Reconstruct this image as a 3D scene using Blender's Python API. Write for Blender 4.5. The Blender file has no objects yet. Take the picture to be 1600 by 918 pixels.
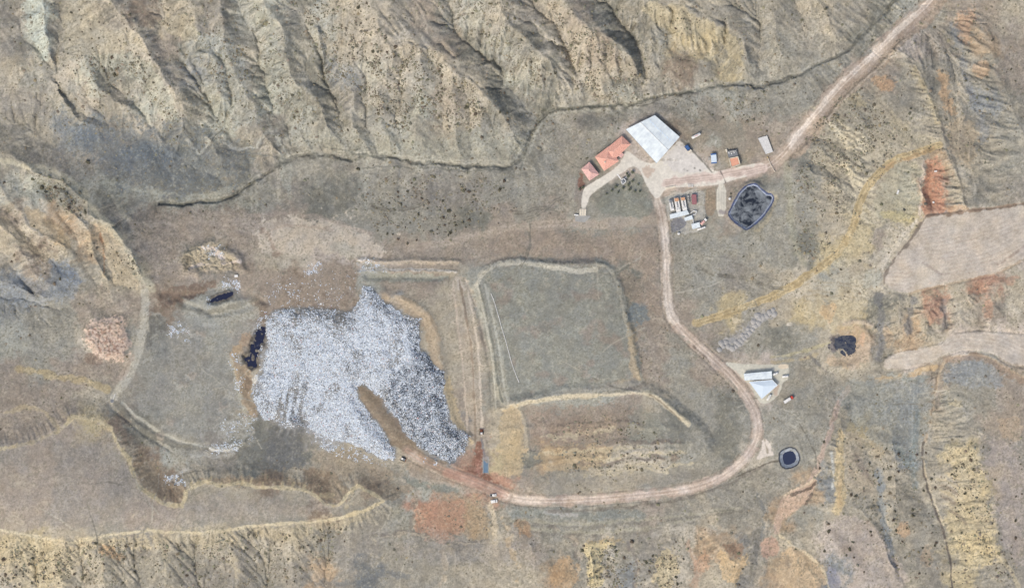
import bpy, math, random
import numpy as np
from mathutils import Vector

# ---------------------------------------------------------------- scale: 1 map unit = 0.5 m
S = 0.5
SUN_E, SUN_ANG, EXPOSURE = 1.6, 12.0, 0.06
CU, CV = 800.0, 459.0
random.seed(7)
RNG = np.random.default_rng(11)
scene = bpy.context.scene
COL = scene.collection

def lin(c):
    c = np.asarray(c, float) / 255.0
    return np.where(c <= 0.04045, c / 12.92, ((c + 0.055) / 1.055) ** 2.4)

# ================================================================= terrain grid
U0, U1, V0, V1 = -50, 1650, -50, 968
us = np.arange(U0, U1 + 1, dtype=np.float32)
vs = np.arange(V0, V1 + 1, dtype=np.float32)
NU, NV = len(us), len(vs)
U, V = np.meshgrid(us, vs)

def sstep(a, b, x):
    t = np.clip((x - a) / (b - a), 0, 1)
    return t * t * (3 - 2 * t)

def vnoise(x, y, seed):
    """value noise in -1..1"""
    r = np.random.default_rng(seed).random((257, 257)).astype(np.float32) * 2 - 1
    xi = np.floor(x); yi = np.floor(y)
    fx = x - xi; fy = y - yi
    xi = xi.astype(np.int32) & 255; yi = yi.astype(np.int32) & 255
    fx = fx * fx * fx * (fx * (fx * 6 - 15) + 10); fy = fy * fy * fy * (fy * (fy * 6 - 15) + 10)
    a = r[yi, xi]; b = r[yi, xi + 1]; c = r[yi + 1, xi]; d = r[yi + 1, xi + 1]
    return (a + (b - a) * fx) * (1 - fy) + (c + (d - c) * fx) * fy

def fbm(scale, octv, seed, x=None, y=None, gain=0.5):
    x = U if x is None else x; y = V if y is None else y
    out = 0; amp = 1.0; tot = 0
    for i in range(octv):
        k = 2.03 ** i / scale
        ca, sa = math.cos(0.6 * i + seed), math.sin(0.6 * i + seed)
        out = out + amp * vnoise((x * ca - y * sa) * k + 17.3 * i + 50, (x * sa + y * ca) * k + 9.1 * i + 50, seed + 31 * i)
        tot += amp; amp *= gain
    return (out / tot * 1.6).astype(np.float32)

def blur(a, r):
    """box blur twice, radius r"""
    for _ in range(2):
        for ax in (0, 1):
            p = np.pad(a, [(r + 1, r) if k == ax else (0, 0) for k in (0, 1)], mode='edge')
            c = np.cumsum(p, axis=ax, dtype=np.float64)
            n = 2 * r + 1
            a = (np.take(c, range(n, c.shape[ax]), axis=ax) - np.take(c, range(0, c.shape[ax] - n), axis=ax)) / n
            a = a.astype(np.float32)
    return a

# natural, wobbly coordinates for hand-drawn outlines
WX = fbm(26, 3, 101); WY = fbm(26, 3, 202)
wx2 = fbm(7, 2, 103); wy2 = fbm(7, 2, 204)

def smooth_line(pts, n=2, closed=False):
    """Chaikin corner cutting"""
    pts = [tuple(map(float, p)) for p in pts]
    for _ in range(n):
        out = []
        m = len(pts)
        rng = range(m) if closed else range(m - 1)
        if not closed: out.append(pts[0])
        for i in rng:
            a, b = pts[i], pts[(i + 1) % m]
            out.append((a[0] * .75 + b[0] * .25, a[1] * .75 + b[1] * .25))
            out.append((a[0] * .25 + b[0] * .75, a[1] * .25 + b[1] * .75))
        if not closed: out.append(pts[-1])
        pts = out
    return pts

FULL = (0, NV, 0, NU)
def window(pts, pad):
    xs = [p[0] for p in pts]; ys = [p[1] for p in pts]
    a0 = int(np.clip(min(xs) - pad - U0, 0, NU)); a1 = int(np.clip(max(xs) + pad - U0 + 1, 0, NU))
    b0 = int(np.clip(min(ys) - pad - V0, 0, NV)); b1 = int(np.clip(max(ys) + pad - V0 + 1, 0, NV))
    return (b0, max(b0, b1), a0, max(a0, a1))
def sub(a, sl): return a[sl[0]:sl[1], sl[2]:sl[3]]

def line_dist(pts, w, warp=0.0, closed=False, sl=FULL):
    """distance to a polyline inside a band of w map units; returns d (1e3 outside), signed side"""
    X_, Y_ = sub(U, sl), sub(V, sl)
    if warp:
        X_ = X_ + warp * (sub(WX, sl) + 0.4 * sub(wx2, sl)); Y_ = Y_ + warp * (sub(WY, sl) + 0.4 * sub(wy2, sl))
    d = np.full(X_.shape, 1e3, np.float32); side = np.zeros(X_.shape, np.float32)
    pts = list(pts) + ([pts[0]] if closed else [])
    pad = w + warp * 1.9 + 2
    for (x0, y0), (x1, y1) in zip(pts[:-1], pts[1:]):
        q = window([(x0, y0), (x1, y1)], pad)
        b0 = max(q[0] - sl[0], 0); b1 = min(q[1], sl[1]) - sl[0]; a0 = max(q[2] - sl[2], 0); a1 = min(q[3], sl[3]) - sl[2]
        if a0 >= a1 or b0 >= b1: continue
        X = X_[b0:b1, a0:a1]; Y = Y_[b0:b1, a0:a1]
        dx, dy = x1 - x0, y1 - y0
        L2 = dx * dx + dy * dy + 1e-9
        t = np.clip(((X - x0) * dx + (Y - y0) * dy) / L2, 0, 1)
        ex = X - x0 - t * dx; ey = Y - y0 - t * dy
        dd = np.sqrt(ex * ex + ey * ey)
        cur = d[b0:b1, a0:a1]
        m = dd < cur
        cur[m] = dd[m]
        side[b0:b1, a0:a1][m] = np.sign(ex * dy - ey * dx)[m]
    return d, side

def inside(pts, warp=0.0, sl=FULL):
    X, Y = sub(U, sl), sub(V, sl)
    m = np.zeros(X.shape, bool)
    q = window(pts, warp * 2 + 2)
    b0 = max(q[0] - sl[0], 0); b1 = min(q[1], sl[1]) - sl[0]; a0 = max(q[2] - sl[2], 0); a1 = min(q[3], sl[3]) - sl[2]
    if a0 >= a1 or b0 >= b1: return m
    if warp:
        X = X + warp * (sub(WX, sl) + 0.4 * sub(wx2, sl)); Y = Y + warp * (sub(WY, sl) + 0.4 * sub(wy2, sl))
    X = X[b0:b1, a0:a1]; Y = Y[b0:b1, a0:a1]; mm = m[b0:b1, a0:a1]
    n = len(pts)
    for i in range(n):
        x0, y0 = pts[i]; x1, y1 = pts[(i + 1) % n]
        if y0 == y1: continue
        mm ^= ((y0 > Y) != (y1 > Y)) & (X < (x1 - x0) * (Y - y0) / (y1 - y0) + x0)
    return m

def poly_sd(pts, w, warp=0.0, sl=FULL):
    """signed distance (positive inside), clamped to +-w"""
    d, _ = line_dist(pts, w, warp, True, sl)
    d = np.minimum(d, w)
    return np.where(inside(pts, warp, sl), d, -d)

# ----------------------------------------------------------------- the lie of the land
BASE = """0,0,40 100,0,42 200,0,44 300,0,46 400,0,46 500,0,48 600,0,50 700,0,48 800,0,46 900,0,44 1000,0,38 1100,0,32 1200,0,26 1300,0,20 1400,0,14 1460,0,18 1530,0,30 1600,0,38
0,100,30 100,100,32 200,100,34 300,100,33 400,100,32 500,100,33 600,100,34 700,100,30 800,100,26 900,100,24 1000,100,18 1100,100,14 1200,100,11 1260,110,10 1350,90,14 1450,130,30 1550,120,40 1600,100,42
0,200,20 100,200,17 200,205,14 300,205,14 400,205,14 450,240,4 560,205,15 650,200,16 750,190,13 200,285,6 200,330,9 120,235,11 300,340,7 860,172,4 950,172,5 1100,140,8
0,260,18 100,272,18 60,225,13 150,230,9 250,250,5 250,318,-1 300,300,1 400,280,2 500,240,3 600,245,4 700,258,5 800,255,5 820,210,5
250,380,12 400,360,10 500,380,13 600,400,13 700,390,12 650,340,9 800,350,9 900,300,9 850,280,7 950,350,11 1000,250,10 1020,215,10 1100,200,9 1150,230,10 1080,320,11 1170,320,11 1200,255,12 1250,190,13 1320,120,14
150,330,20 200,400,20 230,450,19 50,400,14 0,450,8 100,500,19 170,530,22 60,550,20 0,600,24
300,600,18 250,500,18 350,480,16 400,540,15 500,560,21 620,600,21 640,520,20 500,480,18 680,500,20 740,560,18 860,500,19 860,580,19 960,480,18 1000,500,13 1040,450,12 1040,560,13 1130,640,12 1100,700,12 900,680,16 900,740,14 900,780,12 1050,770,11 760,760,14 680,730,16 600,740,18 700,800,14
0,760,31 100,760,31 200,770,29 300,810,27 400,790,26 500,795,24 560,785,23 100,700,30 60,640,27 250,740,20 450,730,20 540,740,21
0,900,14 100,910,12 200,900,12 300,900,11 400,890,10 500,880,10 600,870,12 700,880,12 640,820,14 800,850,12 900,890,8 1000,900,7 1100,890,9 1200,880,9 1000,820,11 1200,780,9 1230,700,10 1250,640,11
1330,700,18 1320,800,16 1400,880,12 1300,900,8 1450,700,18 1440,620,18 1380,620,14 1300,600,10 1500,640,26 1560,700,32 1600,780,34 1590,900,28 1500,880,18 1460,820,14
1500,560,30 1420,560,22 1550,540,32 1600,560,34 1400,500,28 1500,480,36 1600,470,38 1320,540,12 1290,480,20 1250,420,18 1200,450,13 1150,520,11 1300,380,22 1300,300,22 1260,250,14 1350,200,26 1400,300,32 1420,250,34 1480,220,38 1510,320,42 1440,400,38 1560,380,44 1600,330,46 1550,250,48 1600,200,50"""
bp = np.array([[float(k) for k in t.split(',')] for t in BASE.split()])

def tps(pts, X, Y, lam=60.0):
    P = pts[:, :2] / 100.0; z = pts[:, 2]
    n = len(P)
    d2 = ((P[:, None] - P[None]) ** 2).sum(-1)
    K = 0.5 * d2 * np.log(d2 + 1e-12) + np.eye(n) * lam / 1000.0
    A = np.zeros((n + 3, n + 3)); A[:n, :n] = K; A[:n, n] = 1; A[:n, n + 1:] = P; A[n, :n] = 1; A[n + 1:, :n] = P.T
    w = np.linalg.solve(A, np.concatenate([z, np.zeros(3)]))
    x = X / 100.0; y = Y / 100.0
    out = w[n] + w[n + 1] * x + w[n + 2] * y
    for i in range(n):
        r2 = (x - P[i, 0]) ** 2 + (y - P[i, 1]) ** 2
        out = out + w[i] * 0.5 * r2 * np.log(r2 + 1e-12)
    return out

def upsample(a, f):
    """bilinear upsample of a coarse field sampled every f units back to the grid"""
    ix = (us - U0) / f; iy = (vs - V0) / f
    x0 = np.clip(ix.astype(int), 0, a.shape[1] - 2); y0 = np.clip(iy.astype(int), 0, a.shape[0] - 2)
    fx = (ix - x0)[None, :]; fy = (iy - y0)[:, None]
    r0 = a[y0][:, x0] * (1 - fx) + a[y0][:, x0 + 1] * fx
    r1 = a[y0 + 1][:, x0] * (1 - fx) + a[y0 + 1][:, x0 + 1] * fx
    return (r0 * (1 - fy) + r1 * fy).astype(np.float32)

F = 4
cu = np.arange(U0, U1 + 2 * F, F, dtype=np.float32); cv = np.arange(V0, V1 + 2 * F, F, dtype=np.float32)
CUg, CVg = np.meshgrid(cu, cv)
H = upsample(tps(bp, CUg, CVg), F)

def P_(s):
    return [tuple(float(k) for k in t.split(',')) for t in s.split()]

RIDGES = [(5, "86,128 100,160 125,190 160,215"), (5, "330,212 345,240 350,268"), (5, "470,205 480,225"), (6, "560,150 556,190 566,228"), (5, "740,140 752,180 760,225"), (10, "60,-20 72,40 78,75 80,100"), (14, "160,-20 190,40 215,60 235,90 252,125 270,150 283,175 295,200 308,228"), (7, "130,90 140,110 155,130 175,150 200,175"),
 (10, "345,-20 352,40 350,80 362,110 375,140 392,165 405,195 420,215 436,234"), (6, "300,20 320,70 330,110 345,150"), (15, "423,-20 428,40 438,75 452,95 466,125 478,150 497,168 512,190 524,222"),
 (17, "573,-20 582,25 595,50 615,70 648,74 675,78 692,100 710,122 745,138 770,162 790,185 800,220"), (4, "497,45 500,80 506,100"), (6, "620,75 612,110 602,150 600,190 606,232"), (6, "655,80 660,115 655,150 652,190 660,235"), (5, "700,115 708,150 704,195 715,240"),
 (12, "780,-20 803,38 828,75 855,105 872,130"), (16, "855,-20 885,20 908,42 926,55 955,70 985,85 999,100 1000,115"), (12, "1000,-20 1040,12 1075,15 1110,32 1145,45 1160,70 1166,98"), (6, "1205,20 1212,70 1222,95"), (6,"1270,-10 1300,20 1310,50"),
 (9, "-20,225 40,262 90,272 125,300 148,335 172,358 195,392 215,428 238,452"), (9, "-20,262 30,335 52,368 80,388 100,398"), (7, "-20,340 25,385 45,410 75,440"), (6, "98,300 130,345 142,380 150,410 160,440"), (5, "-20,425 30,455 80,462"),
 (10, "1405,70 1430,105 1455,145 1470,185 1482,225 1495,270 1512,325"), (3.5, "1275,170 1310,195 1370,225"), (3.5, "1265,225 1310,250 1345,275"), (3.5, "1262,262 1300,292 1330,320"), (6, "1440,245 1437,290 1440,330"), (6, "1460,465 1455,510 1440,540"), (5, "1405,470 1400,510 1395,540"), (5, "1520,450 1500,480 1480,510"), (5, "1570,440 1555,480 1540,505"), (6, "1545,60 1560,110 1580,170 1600,220"),
 (4, "1312,640 1310,700 1312,750 1318,790"), (5, "1335,790 1365,840 1395,880"), (5, "1400,690 1395,760 1400,820"), (6, "1515,680 1530,730 1545,770 1556,810 1560,860 1580,900 1600,930"), (4, "1480,600 1500,640 1495,690"),
 (7, "100,848 95,880 105,930"), (6, "150,845 165,880 175,930"), (7, "240,832 255,870 260,930"), (7, "350,832 365,870 372,930"), (6, "455,820 450,860 455,930"), (5, "20,840 15,880 10,930"),
 (6, "925,848 925,930"), (5, "1040,845 1035,930"), (6, "1120,852 1140,868 1156,876"), (6, "1156,876 1166,862 1172,845"), (5, "1156,876 1150,930"), (4, "700,860 720,890 715,930"), (4, "820,850 830,890 835,930"), (5, "1235,840 1250,880 1280,930")]
VALLEYS = [(6, "225,225 262,240 300,252 345,285"), (6, "574,125 574,160 577,200 582,236"), (6, "384,232 392,262 388,292"), (5, "730,150 732,190 738,235"), (6, "0,200 40,205 80,222 100,215"), (5, "240,198 262,215 285,240"), (10, "97,-20 97,40 95,85 83,112 85,128 105,155 118,170"), (4, "118,170 125,175 140,188 160,197 190,198 207,207 225,225"), (10, "-20,20 25,30 37,40 38,58 58,85 75,108 83,120"), (5, "135,145 150,170 170,190"), (7, "170,115 195,155 215,180 240,198"),
 (14, "245,-20 250,48 262,65 285,75 302,98 315,122 328,152 345,180 352,196 366,212 384,232"), (13, "370,-20 388,40 395,60 402,95 412,148 425,168 446,190 456,207 460,228"), (13, "470,-20 476,42 490,65 497,92 508,108 516,128 524,140 535,165 545,195 550,225"),
 (6, "500,40 509,60 511,90 511,118"), (6, "635,85 632,125 622,160 624,205 632,238"), (5, "680,95 690,130 688,170 684,205 692,242"), (15, "685,-20 708,40 735,70 765,105 795,140 830,165 850,180"), (12, "833,-20 850,30 868,60 884,90 896,120 890,150"), (14, "922,-20 950,20 968,40 990,65 1008,90 1015,115 1010,150"),
 (8, "1060,60 1090,80 1120,100 1120,120"), (6, "1180,0 1185,60 1185,110"), (6, "1235,-10 1260,40 1265,85"),
 (5, "1410,-20 1385,18 1345,60 1320,82 1290,97 1255,112 1215,130 1180,134 1140,130 1100,138 1050,147 1005,157 980,166 945,166 900,168 865,173 845,185 828,205 818,235 808,255 770,261 700,258 640,250 605,240 575,240 545,252 500,242 462,245 435,258 410,275 385,295 350,312 300,318 250,318"),
 (9, "-20,300 20,345 40,375 62,395 85,408 105,425 122,445"), (9, "70,290 90,312 105,345 118,368 128,400 132,430 150,455"), (7, "-20,372 20,420 40,445 70,470"), (6, "-20,455 50,475 100,485"), (5, "160,370 165,400 175,440"),
 (6, "1485,40 1500,110 1520,150 1535,200 1545,260"), (3.5, "1268,205 1310,222 1355,250"), (3.5, "1262,245 1300,270 1338,300"), (6, "1455,255 1452,300 1455,328"), (5, "1475,465 1475,500 1465,530"), (5, "1430,465 1428,500 1420,535"), (5, "1545,450 1530,480 1512,508"), (5, "1377,460 1378,520 1375,560"),
 (5, "1300,620 1302,670 1288,715 1270,745 1238,765 1222,790 1214,830 1200,930"), (4, "1355,690 1370,740 1378,790 1392,850 1420,930"), (6, "1460,570 1455,640 1440,705 1442,740 1455,785 1470,830 1484,870 1490,930"),
 (6, "60,845 50,930"), (6, "125,850 135,930"), (7, "205,835 212,880 220,930"), (7, "290,840 300,880 310,930"), (6, "410,825 420,870 415,930"), (5, "520,830 500,880 505,930"), (5, "900,855 890,930"), (5, "950,860 960,930"), (5, "1000,850 985,930"), (5, "1095,860 1090,930"), (5, "1190,830 1180,880 1175,930"), (4, "760,850 775,890 770,930"), (4, "570,860 590,890 600,930")]

def jfa(lines):
    """nearest distance and amplitude over a set of wobbled polylines, on a grid of every 2 units"""
    f = 2
    gu = np.arange(U0, U1 + 2 * f, f, dtype=np.float32); gv = np.arange(V0, V1 + 2 * f, f, dtype=np.float32)
    nx, ny = len(gu), len(gv)
    GX, GY = np.meshgrid(gu, gv)
    sx, sy, sa = [], [], []
    for amp, s in lines:
        p = smooth_line(P_(s), 2)
        for (x0, y0), (x1, y1) in zip(p[:-1], p[1:]):
            n = max(1, int(math.hypot(x1 - x0, y1 - y0)))
            for k in range(n):
                t = k / n
                sx.append(x0 + (x1 - x0) * t); sy.append(y0 + (y1 - y0) * t); sa.append(amp)
    sx = np.array(sx, np.float32); sy = np.array(sy, np.float32); sa = np.array(sa, np.float32)
    xi = np.round((sx - U0) / f).astype(int); yi = np.round((sy - V0) / f).astype(int)
    ok = (xi >= 0) & (xi < nx) & (yi >= 0) & (yi < ny)
    idx = np.full((ny, nx), -1, np.int32)
    idx[yi[ok], xi[ok]] = np.nonzero(ok)[0]
    best = np.where(idx >= 0, 0, 1e9).astype(np.float32)
    step = 512
    while step >= 1:
        for dy in (-step, 0, step):
            for dx in (-step, 0, step):
                if not dx and not dy: continue
                cand = np.full_like(idx, -1)
                y0, y1 = max(0, dy), min(ny, ny + dy); x0, x1 = max(0, dx), min(nx, nx + dx)
                if y0 >= y1 or x0 >= x1: continue
                cand[y0:y1, x0:x1] = idx[y0 - dy:y1 - dy, x0 - dx:x1 - dx]
                c = np.maximum(cand, 0)
                d = (GX - sx[c]) ** 2 + (GY - sy[c]) ** 2
                m = (cand >= 0) & (d < best)
                best[m] = d[m]; idx[m] = cand[m]
        step //= 2
    return np.sqrt(best), sa[np.maximum(idx, 0)]

def up2(a): return upsample(a, 2)
dr, ar = jfa(RIDGES); dv, av = jfa(VALLEYS)
dr, ar, dv, av = up2(dr), up2(ar), up2(dv), up2(av)
# crests and stream lines wander and throw off side spurs
sx_ = np.clip(U - U0 + 4.5 * WX + 1.0 * wx2 + 8 * fbm(60, 2, 57), 0, NU - 1).astype(np.int32); sy_ = np.clip(V - V0 + 4.5 * WY + 1.0 * wy2 + 8 * fbm(60, 2, 58), 0, NV - 1).astype(np.int32)
dr, ar, dv, av = dr[sy_, sx_], ar[sy_, sx_], dv[sy_, sx_], av[sy_, sx_]
wob = np.clip(1 + 0.4 * fbm(26, 2, 55) + .08 * fbm(8, 2, 56), .3, 2)
t = dv * wob / (dv * wob + dr + 0.5)
A = blur(0.5 * (ar + av), 14)
fade = np.exp(-np.maximum(dr + dv - 70, 0) / 60.0)
HILLY = fade * np.clip(A / 10, 0, 1.4)

# man-made flats: no ridges here
FLATS = [P_("215,455 300,435 420,430 560,410 715,405 760,408 960,412 1000,600 1180,640 1180,720 1100,760 780,775 640,745 560,720 480,705 380,705 290,700 175,625 215,560 228,500"),
         P_("890,270 975,195 1023,170 1070,205 1130,215 1210,205 1225,260 1220,310 1200,345 1150,375 1060,375 1030,330 1000,420 900,360"),
         P_("1375,445 1440,335 1520,328 1660,310 1660,400 1560,430 1420,462"), P_("1375,570 1430,543 1500,516 1660,528 1660,572 1560,556 1500,547 1440,574 1380,582"),
         P_("1285,515 1345,508 1365,540 1345,580 1290,565"), P_("1120,555 1240,560 1245,620 1210,640 1180,630"), P_("1195,690 1230,680 1262,700 1262,735 1225,745 1200,730"),
         P_("-60,705 115,655 175,672 205,735 255,785 320,755 440,765 600,782 540,805 400,820 270,835 150,840 60,838 -60,828"),
         P_("400,330 480,320 620,370 830,330 1000,340 1020,420 900,405 600,400 420,400")]
flat = np.zeros_like(H)
for p in FLATS:
    flat = np.maximum(flat, sstep(-14, 10, poly_sd(p, 16, 3)))
HILLY *= (1 - flat)
H += .95 * A * fade * (1 - flat) * (t ** 1.15 - 0.5)
tt_ridge = t

# mesa rim at the lower left
MESA = P_("-70,712 30,695 60,690 92,672 115,650 150,655 175,668 190,698 200,714 205,735 218,763 255,786 284,790 292,765 320,752 345,760 358,753 375,760 395,752 440,762 480,766 510,789 527,790 545,770 560,758 600,782 570,797 540,805 500,815 450,817 400,820 330,832 270,835 225,828 190,830 150,840 110,848 60,838 -70,826")
msd = poly_sd(MESA, 40, 1.5)
north = sstep(835, 790, V + 0.0 * U)
H += 4.2 * sstep(-34, 2, msd) * (0.35 + 0.65 * north)
H += 0.25 * np.exp(-((msd - 3) / 3.0) ** 2) * north

# ------------------------------------------------------------- gullies and rills: noise smeared down the slope
def smear(seed, scale, steps, dt, blur_r):
    n = fbm(scale, 2, seed)
    hb = blur(H, blur_r)
    gy, gx = np.gradient(hb)
    g = np.sqrt(gx * gx + gy * gy) + 1e-4
    gx /= g; gy /= g
    acc = np.zeros_like(n); wsum = 0
    for sgn in (1, -1):
        px = (U - U0).copy(); py = (V - V0).copy()
        for k in range(steps):
            w = 1 - k / steps
            ix = np.clip(px, 0, NU - 1).astype(np.int32); iy = np.clip(py, 0, NV - 1).astype(np.int32)
            acc += w * n[iy, ix]; wsum += w
            px += sgn * dt * gx[iy, ix]; py += sgn * dt * gy[iy, ix]
    acc /= wsum
    return acc / (acc.std() + 1e-6), g
def face_sw():
    """1 on slopes that fall towards the lower left, which stay bare and wash into flutes"""
    gy, gx = np.gradient(blur(H, 5)); return sstep(-.12, .22, gx * .6 - gy * .8)
FLUTE = .12 + 1.0 * face_sw()
RILL_C, slopeC = smear(303, 24, 20, 3.2, 10)
H += np.clip(slopeC * 2, 0, 1) * HILLY * .55 * np.clip(RILL_C, -2.2, 1.8)
RILL_B, slopeB = smear(301, 8.5, 16, 2.2, 6)
H += np.clip(slopeB * 2, 0, 1) * HILLY * FLUTE * 1.2 * np.clip(RILL_B, -2.2, 1.6)
# running water: a few rounds of stream-power erosion on every second sample, so gullies branch and join
import heapq
def erode(rounds, K):
    global H
    f = 2
    h = H[::f, ::f].astype(np.float64) + .12 * fbm(5, 2, 63)[::f, ::f]; ny, nx = h.shape; h0 = H[::f, ::f].astype(np.float64)
    gy_, gx_ = np.gradient(blur(H, 8)); STEEP = sstep(.07, .16, np.hypot(gx_, gy_))
    ero = np.clip((HILLY * 1.1 * STEEP * (1 - sstep(1200, 1260, U)))[::f, ::f], 0, 1).ravel()
    ii = np.arange(ny * nx).reshape(ny, nx)
    wet = np.zeros((ny, nx), bool)
    for it in range(rounds):
        if it % 3 == 0:                              # fill hollows so that water always finds a way out
            hf = h.ravel().tolist(); done = [False] * (ny * nx); q = []
            for j in list(ii[0]) + list(ii[-1]) + list(ii[1:-1, 0]) + list(ii[1:-1, -1]): q.append((hf[j], int(j))); done[j] = True
            heapq.heapify(q); pop, push = heapq.heappop, heapq.heappush
            while q:
                z, j = pop(q)
                y, x = divmod(j, nx)
                for k in ((j - 1) if x else -1, (j + 1) if x < nx - 1 else -1, j - nx if y else -1, j + nx if y < ny - 1 else -1):
                    if k >= 0 and not done[k]:
                        done[k] = True
                        if hf[k] <= z: hf[k] = z + 1e-4
                        push(q, (hf[k], k))
            hn = np.array(hf).reshape(ny, nx); wet |= hn > h + .03; h = hn
        best = np.full((ny, nx), 1e-9); rec = ii.copy()
        for dy in (-1, 0, 1):
            for dx in (-1, 0, 1):
                if not dx and not dy: continue
                n_ = np.full((ny, nx), 1e9); m_ = np.zeros((ny, nx), int)
                ys, yd = slice(max(0, dy), ny + min(0, dy)), slice(max(0, -dy), ny + min(0, -dy)); xs, xd = slice(max(0, dx), nx + min(0, dx)), slice(max(0, -dx), nx + min(0, -dx))
                n_[yd, xd] = h[ys, xs]; m_[yd, xd] = ii[ys, xs]
                g_ = (h - n_) / math.hypot(dx, dy); b_ = g_ > best
                best[b_] = g_[b_]; rec[b_] = m_[b_]
        order = np.argsort(-h.ravel()).tolist(); R_ = rec.ravel().tolist(); A_ = [1.0] * (ny * nx)
        for j in order:
            r = R_[j]
            if r != j: A_[r] += A_[j]
        A_ = np.array(A_); Fk = (K * np.sqrt(np.minimum(A_, 4000)) * ero).tolist(); hh = h.ravel().tolist()
        for j in reversed(order):
            r = R_[j]
            if r != j: hh[j] = (hh[j] + Fk[j] * hh[r]) / (1 + Fk[j])
        h = np.array(hh).reshape(ny, nx)
        p = np.pad(h, 1, mode='edge'); h = h + .06 * ero.reshape(ny, nx) * (p[:-2, 1:-1] + p[2:, 1:-1] + p[1:-1, :-2] + p[1:-1, 2:] - 4 * h)
    H += upsample(np.minimum(h - h0, .15).astype(np.float32), f) * np.clip(HILLY * 1.5, 0, 1) * STEEP
    return upsample(np.log(A_).reshape(ny, nx).astype(np.float32), f) * (.3 + .7 * STEEP) * (1 - sstep(.05, .5, blur(upsample(wet.astype(np.float32), f), 2)))
FLOW = erode(9, .04)
RILL, slope = smear(302, 4.2, 12, 1.3, 2)
H += np.clip(slope * 2, 0, 1) * (0.25 + HILLY) * FLUTE * 0.40 * np.clip(RILL, -2, 2)
H += (0.30 * fbm(22, 3, 61) + 0.09 * fbm(5, 2, 62)) * (0.35 + 0.65 * (1 - flat))
H += .28 * np.clip(RILL, -2, 2) * sstep(-36, -14, msd) * (1 - sstep(-6, 2, msd)) + .14 * np.clip(RILL_B, -2, 2) * sstep(-36, -14, msd) * (1 - sstep(-6, 2, msd))
EAST = sstep(1230, 1300, U) * np.clip(HILLY, 0, 1)
H += EAST * (.9 * np.clip(RILL_B, -2, 1.6) + .55 * np.clip(RILL, -2, 2) + .6 * np.clip(RILL_C, -2, 2)) * np.clip(slopeB * 3, .15, 1)
# ================================================================= made ground: cells, berms, heap, ponds, pads, roads
def ridge_line(s, w, dh, warp=2.0, n=2, closed=False):
    p = smooth_line(P_(s), n, closed); sl = window(p, w * 3 + warp * 2 + 3)
    d, _ = line_dist(p, w * 3, warp, closed, sl)
    h = sub(H, sl); h += dh * np.exp(-(d / w) ** 2)

def plateau(pts, dh, w, warp=2.0):
    sl = window(pts, w + warp * 2 + 5)
    h = sub(H, sl); h += dh * sstep(-w, 0, poly_sd(pts, w + 2, warp, sl))

CAP = P_("752,440 762,420 800,412 850,418 925,414 948,418 962,450 976,500 988,550 996,588 940,600 850,612 797,628 785,605 775,545 765,495")
plateau(smooth_line(CAP, 1), 3.0, 14)
ridge_line("742,445 760,412 800,406 850,414 928,410 955,414 970,448 982,498 994,550 1002,592", 3.5, .7)
ridge_line("790,632 830,622 880,616 940,606 1000,596", 3, .5)
LOWER = P_("786,640 815,628 880,622 960,614 1012,612 1040,630 1078,665 1110,700 1050,725 960,745 860,752 800,755 783,735 780,690")
plateau(smooth_line(LOWER, 1), 3.5, 22, 3)
ridge_line("788,640 820,626 880,618 960,612 1015,612 1036,626 1076,660", 3, .8)
ridge_line("815,640 822,670 824,705", 3, .8)
for s in ("690,690 800,670 930,660 1060,668", "820,705 930,690 1080,690", "800,735 900,715 1050,700", "850,748 950,728 1060,712"):
    ridge_line(s, 4, .7, 4)
ridge_line("560,406 620,409 680,405 715,408", 4, 1.6); ridge_line("560,424 640,421 712,424", 2.5, 1.0)
ridge_line("575,432 700,433", 5, -1.2)
ridge_line("714,436 724,475 736,530 742,590 745,640", 3, .8); ridge_line("741,448 756,490 768,545 777,600 786,628", 3, .8); ridge_line("730,440 748,490 760,545 768,600 772,660", 3, -.8)
ridge_line("600,455 640,470 668,492 680,520 688,560 694,600 702,645 722,675 742,690", 7, 1.6)
ridge_line("228,490 215,545 195,590 178,622", 5, 1.0); ridge_line("178,622 205,655 245,680 290,697 340,702 385,690", 3, 1.0); ridge_line("170,630 215,672 265,700", 3, -1.0)
ridge_line("330,380 290,395 285,420 310,428", 7, 3); ridge_line("345,390 375,400 378,420", 6, 2.5)
sd_o = poly_sd(P_("285,388 320,378 350,384 376,404 372,426 290,426 280,410"), 12, 3); H += (.9 * fbm(7, 3, 93) + .5 * fbm(3, 2, 94)) * sstep(-4, 6, sd_o)
WEST = P_("232,520 245,482 300,470 415,470 408,505 370,560 372,620 400,650 398,690 330,694 270,680 205,640 185,622 215,565")
plateau(smooth_line(WEST, 1), 1.5, 12)
for s in ("270,468 300,478 330,488", "255,460 300,462 340,452 370,450", "330,492 380,482 410,470"): ridge_line(s, 5, -1.3)
ridge_line("310,462 360,448", 4, .8); ridge_line("322,484 370,470", 4, .8)
# pale mottled outcrop
OUT = P_("132,510 150,497 185,493 196,505 205,530 204,548 190,560 160,565 143,548 130,528")
sdo = poly_sd(smooth_line(OUT, 1), 20, 3); H += 3.0 * sstep(-6, 12, sdo) + .35 * fbm(4, 2, 71) * sstep(0, 5, sdo)

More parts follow.
